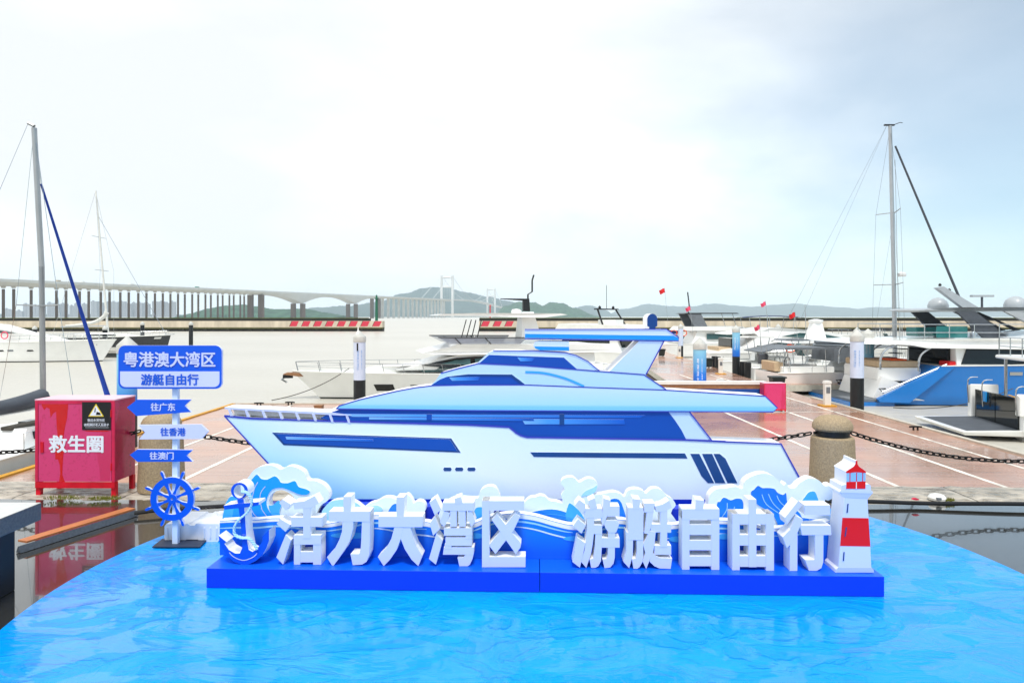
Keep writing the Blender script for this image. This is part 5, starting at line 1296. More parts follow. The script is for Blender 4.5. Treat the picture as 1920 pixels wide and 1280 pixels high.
# --- yacht beyond, with dark arch, stern on
B_ = Boat('motor_yacht', 'white flybridge yacht with dark roll bar seen beyond the cut-out roof', 'motor yacht', 6.6, 64, PI/2+.9, 13.5, 4.6, 1.3, 1.8, 1.2, .95)
B_.house('saloon', [(2.5, 1.5), (1.2, 3.2), (-4.5, 3.2), (-5.2, 1.3)], lambda x, z: 1.95-.12*(z-1.4), 'white_gel')
B_.put(MB().box(-5.02, -4.8, -1.5, 1.5, 1.7, 3.05), 'saloon_door', 'dark_glass')
B_.windows('side_window', [(1.2, 2.2), (.6, 2.9), (-4, 2.9), (-4, 2.2)], lambda x, z: 1.95-.12*(z-1.4), 'dark_glass', None, .03)
B_.house('flybridge', [(1.8, 3.21), (1.2, 4.1), (-5.4, 4.0), (-6.2, 3.5), (-6.2, 3.21)], lambda x, z: 2.2, 'offwhite')
for sg in (-1, 1):
    B_.put(MB().tube([(-3.4, sg*2.0, 4.0), (-2.6, sg*1.6, 5.6)], .09, 6), 'arch_leg', 'black'); B_.put(MB().lathe([(.12, 0), (.14, .15), (.02, .3)], (-2.6, sg*1.2, 5.62), 8), 'speaker_pod', 'black')
B_.put(MB().box(-2.9, -2.3, -1.7, 1.7, 5.5, 5.62), 'arch_beam', 'black')
B_.put(MB().tube([(-2.6, 0, 5.6), (-2.6, 0, 8.0)], .025, 5), 'antenna', 'black')
B_.put(MB().box(-4, -2.2, -.6, .8, 4.0, 4.5), 'helm_seat', 'offwhite')
B_.rail(.6, .98, .6, 6)
B_.put(MB().box(-6.7, -6.6, -2.0, 2.0, .9, 1.9), 'stern_glass', 'teal_panel')

B_.r.scale = (1, 1, .9)
# --- cruiser on the far right side of the pier with black hardtop
B_ = Boat('motor_yacht', 'white sports yacht with black hardtop and navy bimini on the pier', 'motor yacht', 23.5, 74, .03, 15, 4.6, 1.7, 2.1, 1.4, .94)
sw = lambda x, z: max(.2, 2.0-.14*(z-1.6)-.2*max(0, x-1)**1.2)
h_ = B_.house('saloon', [(4.2, 2.0), (1.5, 3.3), (-4, 3.3), (-4.6, 1.7)], sw, 'white_gel')
B_.windows('side_window', [(2.6, 2.3), (1.2, 3.0), (-3, 3.0), (-3, 2.3)], sw, 'green_glass', h_, .03)
B_.house('flybridge', [(1.5, 3.31), (.8, 3.9), (-5.5, 3.9), (-6, 3.4)], lambda x, z: 2.1, 'white_gel')
B_.house('hardtop', [(.5, 5.5), (.2, 5.62), (-5, 5.62), (-5.4, 5.5)], lambda x, z: 1.9, 'black')
for sg in (-1, 1):
    B_.put(MB().prism([(-4.3, 3.9), (-2.9, 3.9), (-3.6, 5.5), (-5, 5.5)], sg*1.75-.1, sg*1.75+.1), 'roof_leg', 'canvas_grey')
    B_.put(MB().tube([(.2, sg*1.7, 3.9), (-.2, sg*1.7, 5.5)], .04, 5), 'roof_strut', 'steel')
B_.put(MB().tube([(-4.4, 0, 5.6), (-4.5, 0, 6.2), (-4.3, 0, 6.3), (-4.5, 0, 8.3)], .07, 6), 'antenna', 'black')
B_.rail(.55, .98, .6, 7)
B_.put(MB().box(-8.3, -7.4, -1.9, 1.9, .3, .5), 'swim_platform', 'teak')
lifering(B_.r, (-6.6, -2.2, 3.1), .35, 0); lifering(B_.r, (-5.6, -2.25, 3.1), .35, 0)
B_.r.scale = (1, 1, .84)
r = thing('bimini', 'navy blue bimini awning over the sports yacht foredeck', 'awning', (26.5, 70, WAT)); r.scale = (1, 1, .84)
vs = []
MB().loft([[(-3.2, y, 4.7+.0), (-3.2, y, 4.75)] if False else [(x, y, 5.0+.28*math.cos(x/3.2*1.3)-.1*(y/1.4)**2) for x in (-3.2, -2, -1, 0, 1, 2, 3.2)] for y in (-1.4, -.7, 0, .7, 1.4)], cap=False, closed=False).build('canopy', 'canvas_navy', r, smooth=True)
for xx in (-2.2, -.5, 1.6):
    for sg in (-1, 1): MB().tube([(xx, sg*1.35, 2.2), (xx*1.2, sg*1.35, 5.1)], .03, 5).build('pole', 'steel', r)

# --- big white express cruiser beside the blue pile
B_ = Boat('motor_cruiser', 'large white express cruiser with dark green wedge windows on the pier, stern to the dock', 'motor cruiser', 24.3, 57, .02, 17, 4.8, 1.75, 2.3, 1.6, .95)
sw = lambda x, z: max(.2, 2.15-.2*(z-1.8)-.14*max(0, x+2)**1.3*.6)
h_ = B_.house('deckhouse', [(6.5, 2.2), (4.2, 2.95), (1.5, 3.85), (-2.0, 4.25), (-3.6, 4.3), (-5, 4.05), (-4.4, 3.4), (-5.8, 2.2), (-6.2, 1.7)], sw, 'white_gel')
B_.windows('side_window', [(2.6, 3.25), (1.2, 3.6), (-1, 3.78), (-2.6, 3.4), (-1.2, 3.32)], sw, 'green_glass', h_, .04)
B_.windows('side_window', [(4.6, 2.5), (3.4, 2.82), (.2, 3.05), (-2.6, 3.1), (-3.2, 2.6)], sw, 'green_glass', h_, .04)
for xx in (-1.6, .4, 2.2): B_.windows('window_post', [(xx, 2.58), (xx+.1, 2.58), (xx+.35, 3.06), (xx+.25, 3.06)], sw, 'white_gel', h_, .055)
B_.house('aft_overhang', [(-3.4, 4.26), (-6.8, 3.7), (-6.9, 3.6), (-4.4, 3.7)], lambda x, z: 1.7, 'white_gel')
B_.put(MB().box(-6.6, -5.9, -1.6, 1.6, 1.7, 3.2), 'cockpit_glass', 'dark_glass')
B_.put(MB().box(-7.6, -6.5, -1.6, 1.4, 1.7, 2.3), 'cockpit_seat', 'cushion')
B_.house('stern_wing', [(-5.0, 1.75), (-4.6, 2.5), (-7.4, 2.1), (-8.6, 1.2), (-8.7, .7)], lambda x, z: 2.25, 'white_gel')
B_.put(MB().box(-10.2, -8.3, -2.1, 2.1, .3, .55), 'swim_platform', 'white_gel', bevel=.05)
B_.hull_panel('hull_slot', [(1.4, .75), (1.55, .75), (2.35, 1.25), (2.2, 1.25)], 'black')
B_.hull_panel('hull_slot', [(2.0, .75), (2.15, .75), (2.95, 1.25), (2.8, 1.25)], 'black')
B_.hull_panel('hull_stripe', [(7, 1.6), (7, 1.64), (-7.5, 1.42), (-7.5, 1.38)], 'canvas_grey', .015)
B_.rail(.5, .98, .6, 8)
B_.put(MB().tube([(-3, 0, 4.3), (-3, 0, 5.6)], .03, 5), 'antenna', 'steel')
B_.r.scale = (1, 1, .8)
r = thing('tender', 'small white inflatable tender with pale blue cover beside the express cruiser', 'tender', (23.4, 46.5, WAT), .2)
for sg in (-1, 1): MB().tube(crom([(-1.8, sg*.62, .3), (0, sg*.68, .32), (1.2, sg*.6, .38), (1.9, sg*.12, .5)], 4, False), .24, 10).build('side_tube', 'white_gel', r, smooth=True)
MB().box(-1.6, 1.2, -.5, .5, .05, .2).build('floor', 'canvas_grey', r); MB().box(-1.5, -.2, -.55, .55, .45, .68).build('cover', 'wave_cyan', r, bevel=.06)
MB().box(-2.05, -1.75, -.18, .18, .2, .95).build('outboard', 'black', r, bevel=.05)
MB().prism([(-.2, .4), (.8, .4), (.6, 1.3), (0, 1.35)], -.35, .35).build('console', 'white_gel', r)

# --- sailing yacht with the tall mast
XM = at(1683, 700, 40); B_ = Boat('sailing_yacht', 'white sailing yacht with tall silver mast and grey furled headsail, moored stern to the dock', 'sailing yacht', 21.2, 40.2, .03, 12.6, 3.9, 1.15, 1.4, .9, .86, full=1.9)
sw = lambda x, z: max(.15, 1.25-.25*(z-1.2)-.14*max(0, x-.5)**1.3)
h_ = B_.house('coachroof', [(4.2, 1.3), (3.0, 1.6), (-1.8, 1.85), (-2.2, 1.2)], sw, 'white_gel')
B_.windows('cabin_window', [(2.4, 1.42), (2.2, 1.6), (.4, 1.66), (.4, 1.45)], sw, 'dark_glass', h_, .02)
B_.windows('cabin_window', [(.1, 1.45), (.1, 1.67), (-1.4, 1.72), (-1.4, 1.46)], sw, 'dark_glass', h_, .02)
B_.hull_panel('hull_window', [(-.9, .62), (-.9, .78), (.6, .79), (.6, .63)], 'dark_glass')
B_.hull_panel('hull_window', [(2.0, .66), (2.0, .8), (3.0, .82), (3.0, .68)], 'dark_glass')
B_.hull_panel('hull_stripe', [(5.4, .98), (5.4, 1.03), (-6.1, .86), (-6.1, .82)], 'canvas_grey', .015)
B_.house('sprayhood', [(-.9, 1.75), (-1.4, 2.5), (-2.9, 2.62), (-3.0, 1.8)], lambda x, z: 1.35, 'canvas_grey')
B_.house('bimini', [(-3.3, 2.5), (-3.5, 2.6), (-5.8, 2.58), (-6.0, 2.45)], lambda x, z: 1.5, 'canvas_grey')
for xx in (-3.5, -5.7):
    for sg in (-1, 1): B_.put(MB().tube([(xx*.93-.2, sg*1.45, 1.2), (xx, sg*1.45, 2.5)], .025, 5), 'bimini_pole', 'steel')
B_.put(MB().tube([(-5.2, 0, 1.0), (-5.2, 0, 1.8)], .12, 8), 'steering_pedestal', 'white_gel')
def ringpart(c, R1, r_, n=20):
    mb = MB(); rings = []
    for i in range(n):
        a = i*2*PI/n; rad = Vector((0, math.cos(a), math.sin(a))); rings.append([Vector(c)+rad*(R1+r_*math.cos(q*PI/3))+Vector((r_*math.sin(q*PI/3), 0, 0)) for q in range(6)])
    rings.append(rings[0]); return mb.loft(rings, cap=False)
B_.put(ringpart((-5.35, .7, 1.6), .42, .025), 'steering_wheel', 'steel'); B_.put(ringpart((-5.35, -.7, 1.6), .42, .025), 'steering_wheel', 'steel')
for sg in (-1, 1):
    B_.put(MB().box(-5.9, -2.9, sg*1.05-.25, sg*1.05+.25, 1.1, 1.5), 'cockpit_bench', 'white_gel', bevel=.04)
    for xx in (-6.0, -4.4, -2.5, -.5, 1.6, 3.6): 
        t_ = (xx+6.3)/12.6; B_.put(MB().tube([(xx, sg*(B_.hb(t_)-.08), B_.sh(t_)-.02), (xx, sg*(B_.hb(t_)-.08), B_.sh(t_)+.62)], .014, 5), 'stanchion', 'steel')
    for hh in (.34, .62): B_.put(MB().tube([(-6.2+12.0*i/14, sg*(B_.hb((.1+12.0*i/14)/12.6)-.08), B_.sh((.1+12.0*i/14)/12.6)+hh) for i in range(15)], .007, 4), 'lifeline', 'steel')
B_.put(MB().box(-6.6, -6.2, -1.2, 1.2, .35, .5), 'bathing_step', 'teak'); B_.put(MB().box(-6.25, -5.7, -1.0, .9, 1.2, 1.75), 'stern_locker', 'cushion', bevel=.05)
B_.put(MB().box(-6.3, -5.8, .95, 1.3, 1.5, 2.1), 'outboard', 'canvas_dark', bevel=.05)
mx_ = XM.x-21.2; my_ = 0
MT = at(1673, 234, 40).z-WAT
B_.put(MB().tube([(mx_, 0, 1.4), (mx_-.1, 0, 7), (at(1673, 234, 40).x-21.2, 0, MT)], .13, 10, r2=.1), 'mast', 'alu', smooth=True)
tx_ = at(1673, 234, 40).x-21.2
B_.put(MB().box(tx_-.35, tx_+.25, -.06, .06, MT, MT+.08), 'masthead', 'black'); B_.put(MB().tube([(tx_+.2, 0, MT+.05), (tx_+.6, 0, MT+.2), (tx_+.75, 0, MT+.18)], .02, 4), 'wind_vane', 'black')
fa = at(1683, 272, 40); fb_ = at(1782, 575, 40)
FA = (fa.x-21.2, 0, fa.z-WAT); FB = (fb_.x-21.2+.35, 0, 4.4)
bowx = 6.9
B_.put(MB().tube([FA, ((FA[0]+bowx)/2, 0, (FA[2]+1.6)/2), (bowx, 0, 1.6)], .055, 7, r2=.085), 'furled_headsail', 'canvas_dark')
for zz, w_ in ((at(0, 397, 40).z-WAT, 1.25), (at(0, 533, 40).z-WAT, 1.5)):
    for sg in (-1, 1): B_.put(MB().tube([(mx_, 0, zz), (mx_-.45, sg*w_, zz+.04)], .03, 5), 'spreader', 'alu')
for sg in (-1, 1):
    z1_, z2_ = at(0, 397, 40).z-WAT, at(0, 533, 40).z-WAT
    B_.put(MB().tube([(tx_, 0, MT-.1), (mx_-.45, sg*1.25, z1_), (mx_-.45, sg*1.5, z2_), (mx_-.45, sg*1.75, 1.3)], .007, 4), 'shroud', 'rope')
    B_.put(MB().tube([(tx_-.2, 0, MT), (-6.1, sg*1.1, 1.2)], .005, 4), 'backstay', 'rope')
    B_.put(MB().tube([(mx_-.05, 0, z1_), (mx_-.6, sg*1.7, 1.3)], .006, 4), 'shroud', 'rope')
B_.put(MB().tube([(tx_+.3, 0, MT-2), (mx_+.25, 0, 1.6)], .01, 4), 'halyard', 'rope')
B_.put(MB().lathe([(.2, 0), (.24, .06), (.24, .2), (.05, .28)], (mx_+.4, 0, at(0, 518, 40).z-WAT), 12), 'radar_dome', 'white_gel', smooth=True)
B_.put(MB().tube([(mx_-.15, 0, 2.55), (mx_-4.9, 0, 2.7)], .09, 8), 'boom', 'alu')
B_.put(MB().tube(crom([(mx_-.15, 0, 3.0), (mx_-1.5, 0, 2.92), (mx_-3.4, 0, 2.86), (mx_-4.8, 0, 2.82)], 4, False), .24, 10, r2=.12), 'sail_cover', 'canvas_grey', smooth=True)
for t_ in (.25, .45, .62): B_.fender(t_, 1)
flag(15.2, 41.3, WAT+1.3, 2.6, .9, 'flag_pink', 'pink flag on the stern rail of the sailing yacht', .2)

# --- pilothouse boat behind it
B_ = Boat('pilothouse_boat', 'white pilothouse boat with radar mast, orange lifebuoys and grey awning', 'pilothouse boat', 23.2, 49.5, .05, 12, 3.9, 1.4, 1.9, 1.0, .95)
sw = lambda x, z: 1.55-.06*(z-1.5)
h_ = B_.house('wheelhouse', [(2.4, 1.6), (1.4, 3.4), (-1.6, 3.4), (-1.6, 1.5)], sw, 'white_gel')
for a, b2_ in ((-1.3, -.4), (-.2, .6), (.75, 1.35)): B_.windows('cabin_window', [(a, 2.3), (b2_+.1, 2.3), (b2_-.05, 3.1), (a, 3.1)], sw, 'dark_glass', h_, .02)
B_.house('roof', [(2.0, 3.42), (1.8, 3.6), (-3.6, 3.6), (-3.8, 3.42)], lambda x, z: 1.75, 'white_gel')
B_.house('radar_mast', [(-.6, 3.6), (-.9, 5.4), (-1.5, 5.4), (-1.9, 3.6)], lambda x, z: .45-.06*(z-3.6), 'white_gel')
B_.put(MB().lathe([(.45, 0), (.5, .08), (.5, .25), (.1, .36)], (-1.2, 0, 5.42), 14), 'radar_dome', 'white_gel', smooth=True)
B_.put(MB().tube([(-1.9, 0, 3.6), (-2.0, 0, 7.2)], .025, 5), 'antenna', 'steel')
for xx in (-3.4, -2.6):
    for sg in (-1, 1): B_.put(MB().tube([(xx, sg*1.5, 1.4), (xx, sg*1.5, 3.42)], .035, 5), 'roof_post', 'steel')
B_.house('awning', [(-3.6, 3.3), (-5.9, 2.6), (-5.8, 2.5), (-3.6, 3.2)], lambda x, z: 1.6, 'canvas_grey')
lifering(B_.r, (-3.9, -1.75, 2.95), .36, 0)
B_.put(MB().box(-4.6, -3.2, -1.2, 1.2, 1.3, 2.0), 'fish_box', 'offwhite', bevel=.05)
B_.rail(.5, .97, .7, 7)
B_.r.scale = (1, 1, .72)
flag(20.6, 49.2, WAT+2.5, 2.2, 1.2, 'flag_red', 'red flag flying beside the pilothouse radar mast', .1)

# --- blue yacht
B_ = Boat('motor_yacht', 'bright blue hulled motor yacht with white flybridge deck and grey arch, stern to the dock', 'motor yacht', 28.0, 35.3, -.02, 19.5, 5.2, 2.2, 2.6, 1.8, .96, hullmat='blue_hull', boot=.06, srake=3.0)
XS = -9.75
sw = lambda x, z: max(.3, 2.25-.12*(z-1.8)-.1*max(0, x-3)**1.3)
h_ = B_.house('saloon', [(7, 2.0), (4.5, 3.4), (-3.6, 3.4), (-3.6, 1.75)], sw, 'white_gel')
B_.windows('side_window', [(6, 2.5), (3.6, 3.34), (-3.0, 3.34), (-3.4, 2.3), (-1, 2.3)], sw, 'dark_glass', h_, .03)
B_.put(MB().box(-3.75, -3.62, -1.7, 1.7, 1.75, 3.3), 'saloon_door', 'dark_glass')
B_.house('flybridge_deck', [(6, 3.41), (3.5, 4.15), (.4, 4.05), (-.8, 3.75), (-3, 3.72), (-6.8, 3.62), (-8.6, 3.55), (-9.0, 3.47), (-8.6, 3.42), (-6, 3.38), (-5.2, 3.2), (1.5, 3.1), (1.8, 3.2), (6, 3.3)], lambda x, z: 2.45 if x > -6.5 else 2.1, 'white_gel')
# cockpit
B_.put(MB().box(-9.0, -6.9, -1.6, 1.9, 2.06, 2.42), 'cockpit_sofa', 'cushion', bevel=.08); B_.put(MB().box(-9.05, -6.9, -1.65, 1.95, 1.3, 2.055), 'sofa_base', 'white_gel', bevel=.08)
B_.put(MB().box(-8.2, -7.4, -1.3, -.2, 2.422, 2.52), 'towel', 'orange', bevel=.03)
B_.put(MB().box(-6.6, -5.6, -2.1, -1.2, 2.0, 2.45), 'bag', 'flag_red', bevel=.08)
for sg in (-1, 1):
    B_.put(MB().tube(crom([(-9.2, sg*2.2, 2.0), (-9.1, sg*2.2, 2.9), (-8.4, sg*2.15, 3.45)], 5, False), .05, 7), 'deck_arch', 'steel')
    B_.put(MB().tube(crom([(-7.4, sg*2.3, 1.9), (-7.3, sg*2.3, 2.8), (-6.5, sg*2.25, 3.4)], 5, False), .05, 7), 'deck_arch', 'steel')
    # stern wings running down to the platform
    B_.put(MB().prism([(-7.2, 2.16), (-6.6, 2.19), (-8.8, .2), (-10.2, .25), (-10.3, .42)], sg*2.48-.1, sg*2.48+.12), 'stern_wing', 'blue_hull')
    B_.put(MB().tube([(-6.9, sg*2.36, 2.3), (-10.0, sg*2.36, .75)], .05, 6), 'stern_rail', 'steel')
    for q in range(5): B_.put(MB().box(-9.6+q*.62, -9.0+q*.62, sg*1.9-.4, sg*1.9+.4, .3, .55+q*.27), 'stern_step', 'white_gel')
B_.put(MB().add([(-10.15, -1.9, .38), (-10.15, 1.9, .38), (-9.75, 1.9, 1.6), (-9.75, -1.9, 1.6), (-7.0, -1.9, .38), (-7.0, 1.9, .38)], [(0, 1, 2, 3), (0, 3, 4), (1, 5, 2), (2, 3, 4, 5)]), 'garage_door', 'white_gel')
B_.put(MB().box(-11.5, -9.4, -2.3, 2.3, .22, .36), 'swim_platform', 'canvas_grey'); B_.put(MB().box(-11.58, -9.4, -2.38, 2.38, .0, .215), 'platform_edge', 'blue_hull')
B_.put(MB().box(-11.6, -9.3, -2.36, 2.36, -.3, -.005), 'platform_keel', 'antifoul')
for sg in (-1, 1): B_.put(MB().tube([(-9.9, sg*2.3, .7), (-10.1, sg*2.3, .95), (-9.8, sg*2.3, .95)], .05, 5), 'fairlead', 'black')
B_.hull_panel('emblem', [(-4.0, 1.72), (-4.0, 1.9), (-3.4, 1.9), (-3.4, 1.72)], 'steel', .03)
B_.hull_panel('hull_window', [(1.5, .8), (1.7, 1.2), (5, 1.3), (4.8, .85)], 'dark_glass', .03)
# arch, hardtop, radar
B_.house('hardtop', [(6.5, 5.35), (6.4, 5.42), (-3.0, 5.45), (-4.6, 5.4), (-4.9, 5.3), (-4.2, 5.2), (0, 5.24), (6, 5.3)], lambda x, z: 2.1 if x > -4 else 1.7, 'grey_gel')
for sg in (-1, 1):
    B_.put(MB().prism([(-1.2, 5.22), (.1, 5.22), (3.1, 3.75), (1.3, 3.75)], sg*1.95-.09, sg*1.95+.09, [[(.5, 4.75), (.95, 4.75), (2.1, 4.05), (1.6, 4.05)]]), 'arch_leg', 'grey_gel' if sg < 0 else 'canvas_dark')
    B_.put(MB().prism([(-3.5, 5.22), (-2.6, 5.22), (-1.0, 3.75), (-2.2, 3.75)], sg*1.95-.08, sg*1.95+.08), 'arch_leg', 'canvas_dark')
    B_.put(MB().tube([(5.6, sg*1.95, 3.9), (6.3, sg*1.95, 5.3)], .05, 6), 'roof_strut', 'steel'); B_.put(MB().tube([(2.9, sg*1.95, 4.3), (3.5, sg*1.95, 5.3)], .04, 6), 'roof_strut', 'steel')
B_.house('radar_mast', [(-2.0, 5.45), (-1.2, 5.45), (-3.0, 6.7), (-3.35, 6.62)], lambda x, z: .16, 'grey_gel')
B_.put(MB().lathe([(.48, 0), (.5, .15), (.42, .4), (.22, .58), (.01, .64)], (-2.6, 1.0, 5.45), 14), 'radar_dome', 'grey_gel', smooth=True)
B_.put(MB().lathe([(.5, 0), (.52, .15), (.44, .42), (.22, .6), (.01, .66)], (.2, -.8, 5.45), 14), 'radar_dome', 'grey_gel', smooth=True)
B_.put(MB().box(-1.5, -.4, -.12, .12, 6.08, 6.2), 'radar_bar', 'grey_gel'); B_.put(MB().tube([(-.95, 0, 5.4), (-.95, 0, 6.1)], .06, 6), 'radar_post', 'canvas_dark')
for q in (0, .3): B_.put(MB().lathe([(.06, 0), (.08, .1), (.01, .18)], (-3.1+q*1.6, 0, 6.72-q), 8), 'nav_light', 'black')
B_.put(MB().box(-4.4, -2.9, -1.9, -1.86, 3.76, 4.4), 'teal_screen', 'teal_panel'); B_.put(MB().box(-4.2, -2.9, .2, 1.2, 3.76, 4.3), 'flybridge_seat', 'teal_panel', bevel=.06)
for sg in (-1, 1):
    for xx in (-8.2, -7.0, -5.8, -4.6, -3.4): B_.put(MB().tube([(xx, sg*2.1, 3.6), (xx, sg*2.1, 4.5)], .022, 5), 'stanchion', 'steel')
    for zz in (4.05, 4.5): B_.put(MB().tube([(-8.2, sg*2.1, zz), (-1.2, sg*2.1, zz)], .022, 5), 'rail', 'steel')
B_.put(MB().tube([(-8.2, -2.1, 4.5), (-8.2, 2.1, 4.5)], .022, 5), 'rail', 'steel')
for q in range(6): B_.put(MB().box(-5.6+q*.3, -5.25+q*.3, 1.2, 2.0, 1.85+q*.27, 1.9+q*.27), 'stair_tread', 'canvas_dark')
for o in B_.r.children:
    k_ = o.name.split('.')[0]
    if k_ in ('saloon', 'saloon_door', 'flybridge_deck', 'arch_leg', 'hardtop', 'roof_strut', 'radar_mast', 'radar_dome', 'radar_bar', 'radar_post', 'nav_light', 'teal_screen', 'flybridge_seat', 'stair_tread'): o.location.x -= 2.7
    if k_ in ('cockpit_sofa', 'sofa_base', 'towel', 'deck_arch', 'stanchion', 'rail'): o.location.x -= .8
B_.rail(.52, .98, .7, 8, .022)
B_.r.scale = (1, 1, .88)
line_rope((24, 32.7, WAT+.9), (15.2, 27.2, DOCK+.12), .35, 'rope', 'dark slack mooring rope from the blue hull to the dock edge', .018)
line_rope((26.2, 30, -1.3), (23.7, 32.6, WAT+.6), .5, 'rope_yellow', 'yellow rope hanging between the blue hull and the catamaran', .03)

# --- white catamaran at the right
CBx, CBy = 21.35, 24.6
r = thing('catamaran', 'white catamaran with boarding platform and dark cockpit screens beside the dock', 'catamaran', (CBx, CBy, WAT), -.22)
r.scale = (1, .66, .76)
def cat_hull(sg):
    mb = MB(); rings = []
    for i in range(15):
        t_ = i/14; x = -3.3+10*t_; b_ = .85*(1-max(0, (t_-.5)/.5)**2.2)+.03; h = 1.3+.25*t_
        rings.append([(x, sg*2.3+b_, h), (x, sg*2.3+b_*.85, .1), (x, sg*2.3, -.4), (x, sg*2.3-b_*.85, .1), (x, sg*2.3-b_, h)])
    mb.loft(rings); return mb.build('hull', 'white_gel', r, smooth=True)
cat_hull(1); cat_hull(-1)
MB().box(-3.2, 4.4, -3.1, 3.1, 1.1, 1.45).build('bridge_deck', 'white_gel', r, bevel=.05)
MB().add([(-5.3, -2.9, .42), (-5.6, 2.9, .42), (-3.2, 2.9, .55), (-3.2, -2.9, .55), (-5.2, -2.8, .24), (-5.5, 2.8, .24), (-3.2, 2.8, .25), (-3.2, -2.8, .25)], [(0, 1, 2, 3), (4, 7, 6, 5), (0, 3, 7, 4), (0, 4, 5, 1), (1, 5, 6, 2), (2, 6, 7, 3)]).build('boarding_platform', 'white_gel', r, bevel=.03)
MB().add([(-5.1, -2.6, .436), (-5.35, 2.6, .436), (-3.4, 2.6, .55), (-3.4, -2.6, .55)], [(0, 1, 2, 3)]).build('platform_mat', 'canvas_dark', r)
MB().loft([[(-3.6, y, z) for y, z in ((-3.15, 1.2), (-3.15, 2.1), (-2.75, 2.2), (-2.6, 1.2))], [(-2.6, y, z) for y, z in ((-3.15, 1.2), (-3.15, 2.1), (-2.75, 2.2), (-2.6, 1.2))]]).build('stern_pod', 'white_gel', r, bevel=.05)
MB().loft([[(-3.6, y, z) for y, z in ((3.15, .4), (3.15, 2.1), (2.75, 2.2), (2.6, .4))], [(-2.6, y, z) for y, z in ((3.15, .4), (3.15, 2.1), (2.75, 2.2), (2.6, .4))]]).build('stern_pod', 'white_gel', r, bevel=.05)
for a, b_ in ((-2.55, -.1), (0, 2.5)): MB().box(-3.5, -3.42, a, b_, .55, 1.95).build('cockpit_screen', 'dark_glass', r)
MB().box(-3.56, -3.51, .9, 1.35, 1.45, 1.95).build('notice_board', 'boom_band', r)
MB().box(-3.45, -3.3, -3.0, -2.58, .5, 2.0).build('screen_post', 'white_gel', r)
cwf = lambda x, z: 2.6-.1*(z-1.4)
mb = MB().box(-1.5, 3.6, -2.6, 2.6, 1.45, 3.5).build('saloon', 'white_gel', r, bevel=.15)
MB().box(-1.53, -1.51, -2.2, 2.2, 1.6, 3.3).build('saloon_door', 'dark_glass', r)
MB().box(-2.7, 3.9, -2.9, 2.9, 3.55, 3.75).build('hardtop', 'white_gel', r, bevel=.08)
for sg in (-1, 1):
    MB().tube([(-2.4, sg*2.6, 1.4), (-2.4, sg*2.6, 3.56)], .06, 7).build('roof_post', 'steel', r)
    for zz in (4.2, 4.65): MB().tube([(-2.6, sg*2.7, zz), (2.5, sg*2.7, zz)], .022, 5).build('rail', 'steel', r)
    for q in range(5): MB().tube([(-2.6+q*1.27, sg*2.7, 3.74), (-2.6+q*1.27, sg*2.7, 4.65)], .022, 5).build('stanchion', 'steel', r)
for zz in (4.2, 4.65): MB().tube([(-2.6, -2.7, zz), (-2.6, 2.7, zz)], .022, 5).build('rail', 'steel', r)
for q in range(5): MB().tube([(-2.6, -2.7+q*1.35, 3.74), (-2.6, -2.7+q*1.35, 4.65)], .022, 5).build('stanchion', 'steel', r)
for yy in (-2.9, 1.0, 2.9): MB().tube(crom([(-3.62, yy, 1.2), (-3.64, yy, 2.4), (-3.3, yy, 2.55)], 4, False), .025, 6).build('grab_rail', 'steel', r)

# --- left: white cruiser, dark sailing yacht, near sailing boat
B_ = Boat('motor_cruiser', 'white cruiser with pointed bow, red lifebuoy and small portholes, moored left of the black pile', 'motor cruiser', -48.3, 66.5, -.02, 17, 4.6, 1.75, 2.1, 1.4, .94, full=2.1)
sw = lambda x, z: max(.15, 1.85-.25*(z-1.9)-.17*max(0, x+1.0)**1.25)
h_ = B_.house('deckhouse', [(5.5, 1.95), (3.4, 2.45), (1.2, 2.75), (-.4, 3.15), (-1.8, 3.55), (-4, 3.7), (-7, 3.7), (-7, 1.7)], sw, 'white_gel')
B_.windows('wind_screen', [(.9, 2.72), (-.5, 3.02), (-1.4, 3.25), (-3.6, 3.4), (-2.6, 2.85)], sw, 'green_glass', h_, .04)
B_.windows('side_window', [(-3.2, 2.45), (-2.6, 2.62), (-4.2, 2.85), (-6, 2.9), (-6, 2.4)], sw, 'dark_glass', h_, .04)
for xx in (-5.2, -2.4, -.2, 2.3): B_.hull_panel('porthole', [(xx, 1.05), (xx+.3, 1.03), (xx+.6, 1.06), (xx+.5, 1.18), (xx+.1, 1.18)], 'black')
B_.hull_panel('hull_stripe', [(7.5, 1.6), (7.5, 1.66), (-8, 1.5), (-8, 1.44)], 'canvas_grey', .015)
B_.hull_panel('name_marks', [(.7, 1.05), (.7, 1.2), (1.2, 1.2), (1.2, 1.05)], 'canvas_grey')
B_.rail(.55, .985, .62, 9, .022)
lifering(B_.r, (.2, -1.75, 2.55), .32, 0, 'flag_pink')
B_.put(MB().tube([(-5, 0, 3.7), (-5.4, 0, 5.2)], .03, 5), 'antenna', 'steel')
B_ = Boat('sailing_yacht', 'black hulled sailing yacht with white furled mainsail, moored behind the white cruiser', 'sailing yacht', -53.8, 91, .03, 15.4, 4.2, 1.5, 1.85, .5, .85, hullmat='dark_hull', bot='offwhite', boot=.3, full=1.9)
h_ = B_.house('coachroof', [(3.2, 1.7), (2.2, 2.0), (-2.5, 2.2), (-3.0, 1.5)], lambda x, z: max(.15, 1.3-.1*max(0, x)), 'offwhite')
B_.windows('cabin_window', [(1.6, 1.85), (1.4, 1.98), (-2.2, 2.1), (-2.2, 1.85)], lambda x, z: 1.3-.1*max(0, x), 'dark_glass', h_, .02)
mt = at(180, 358, 91); mf = at(203, 620, 91)
MX, MZ = mf.x+53.8, mt.z-WAT
B_.put(MB().tube([(MX, 0, 1.8), (mt.x+53.8, 0, MZ)], .15, 8, r2=.1), 'mast', 'canvas_white')
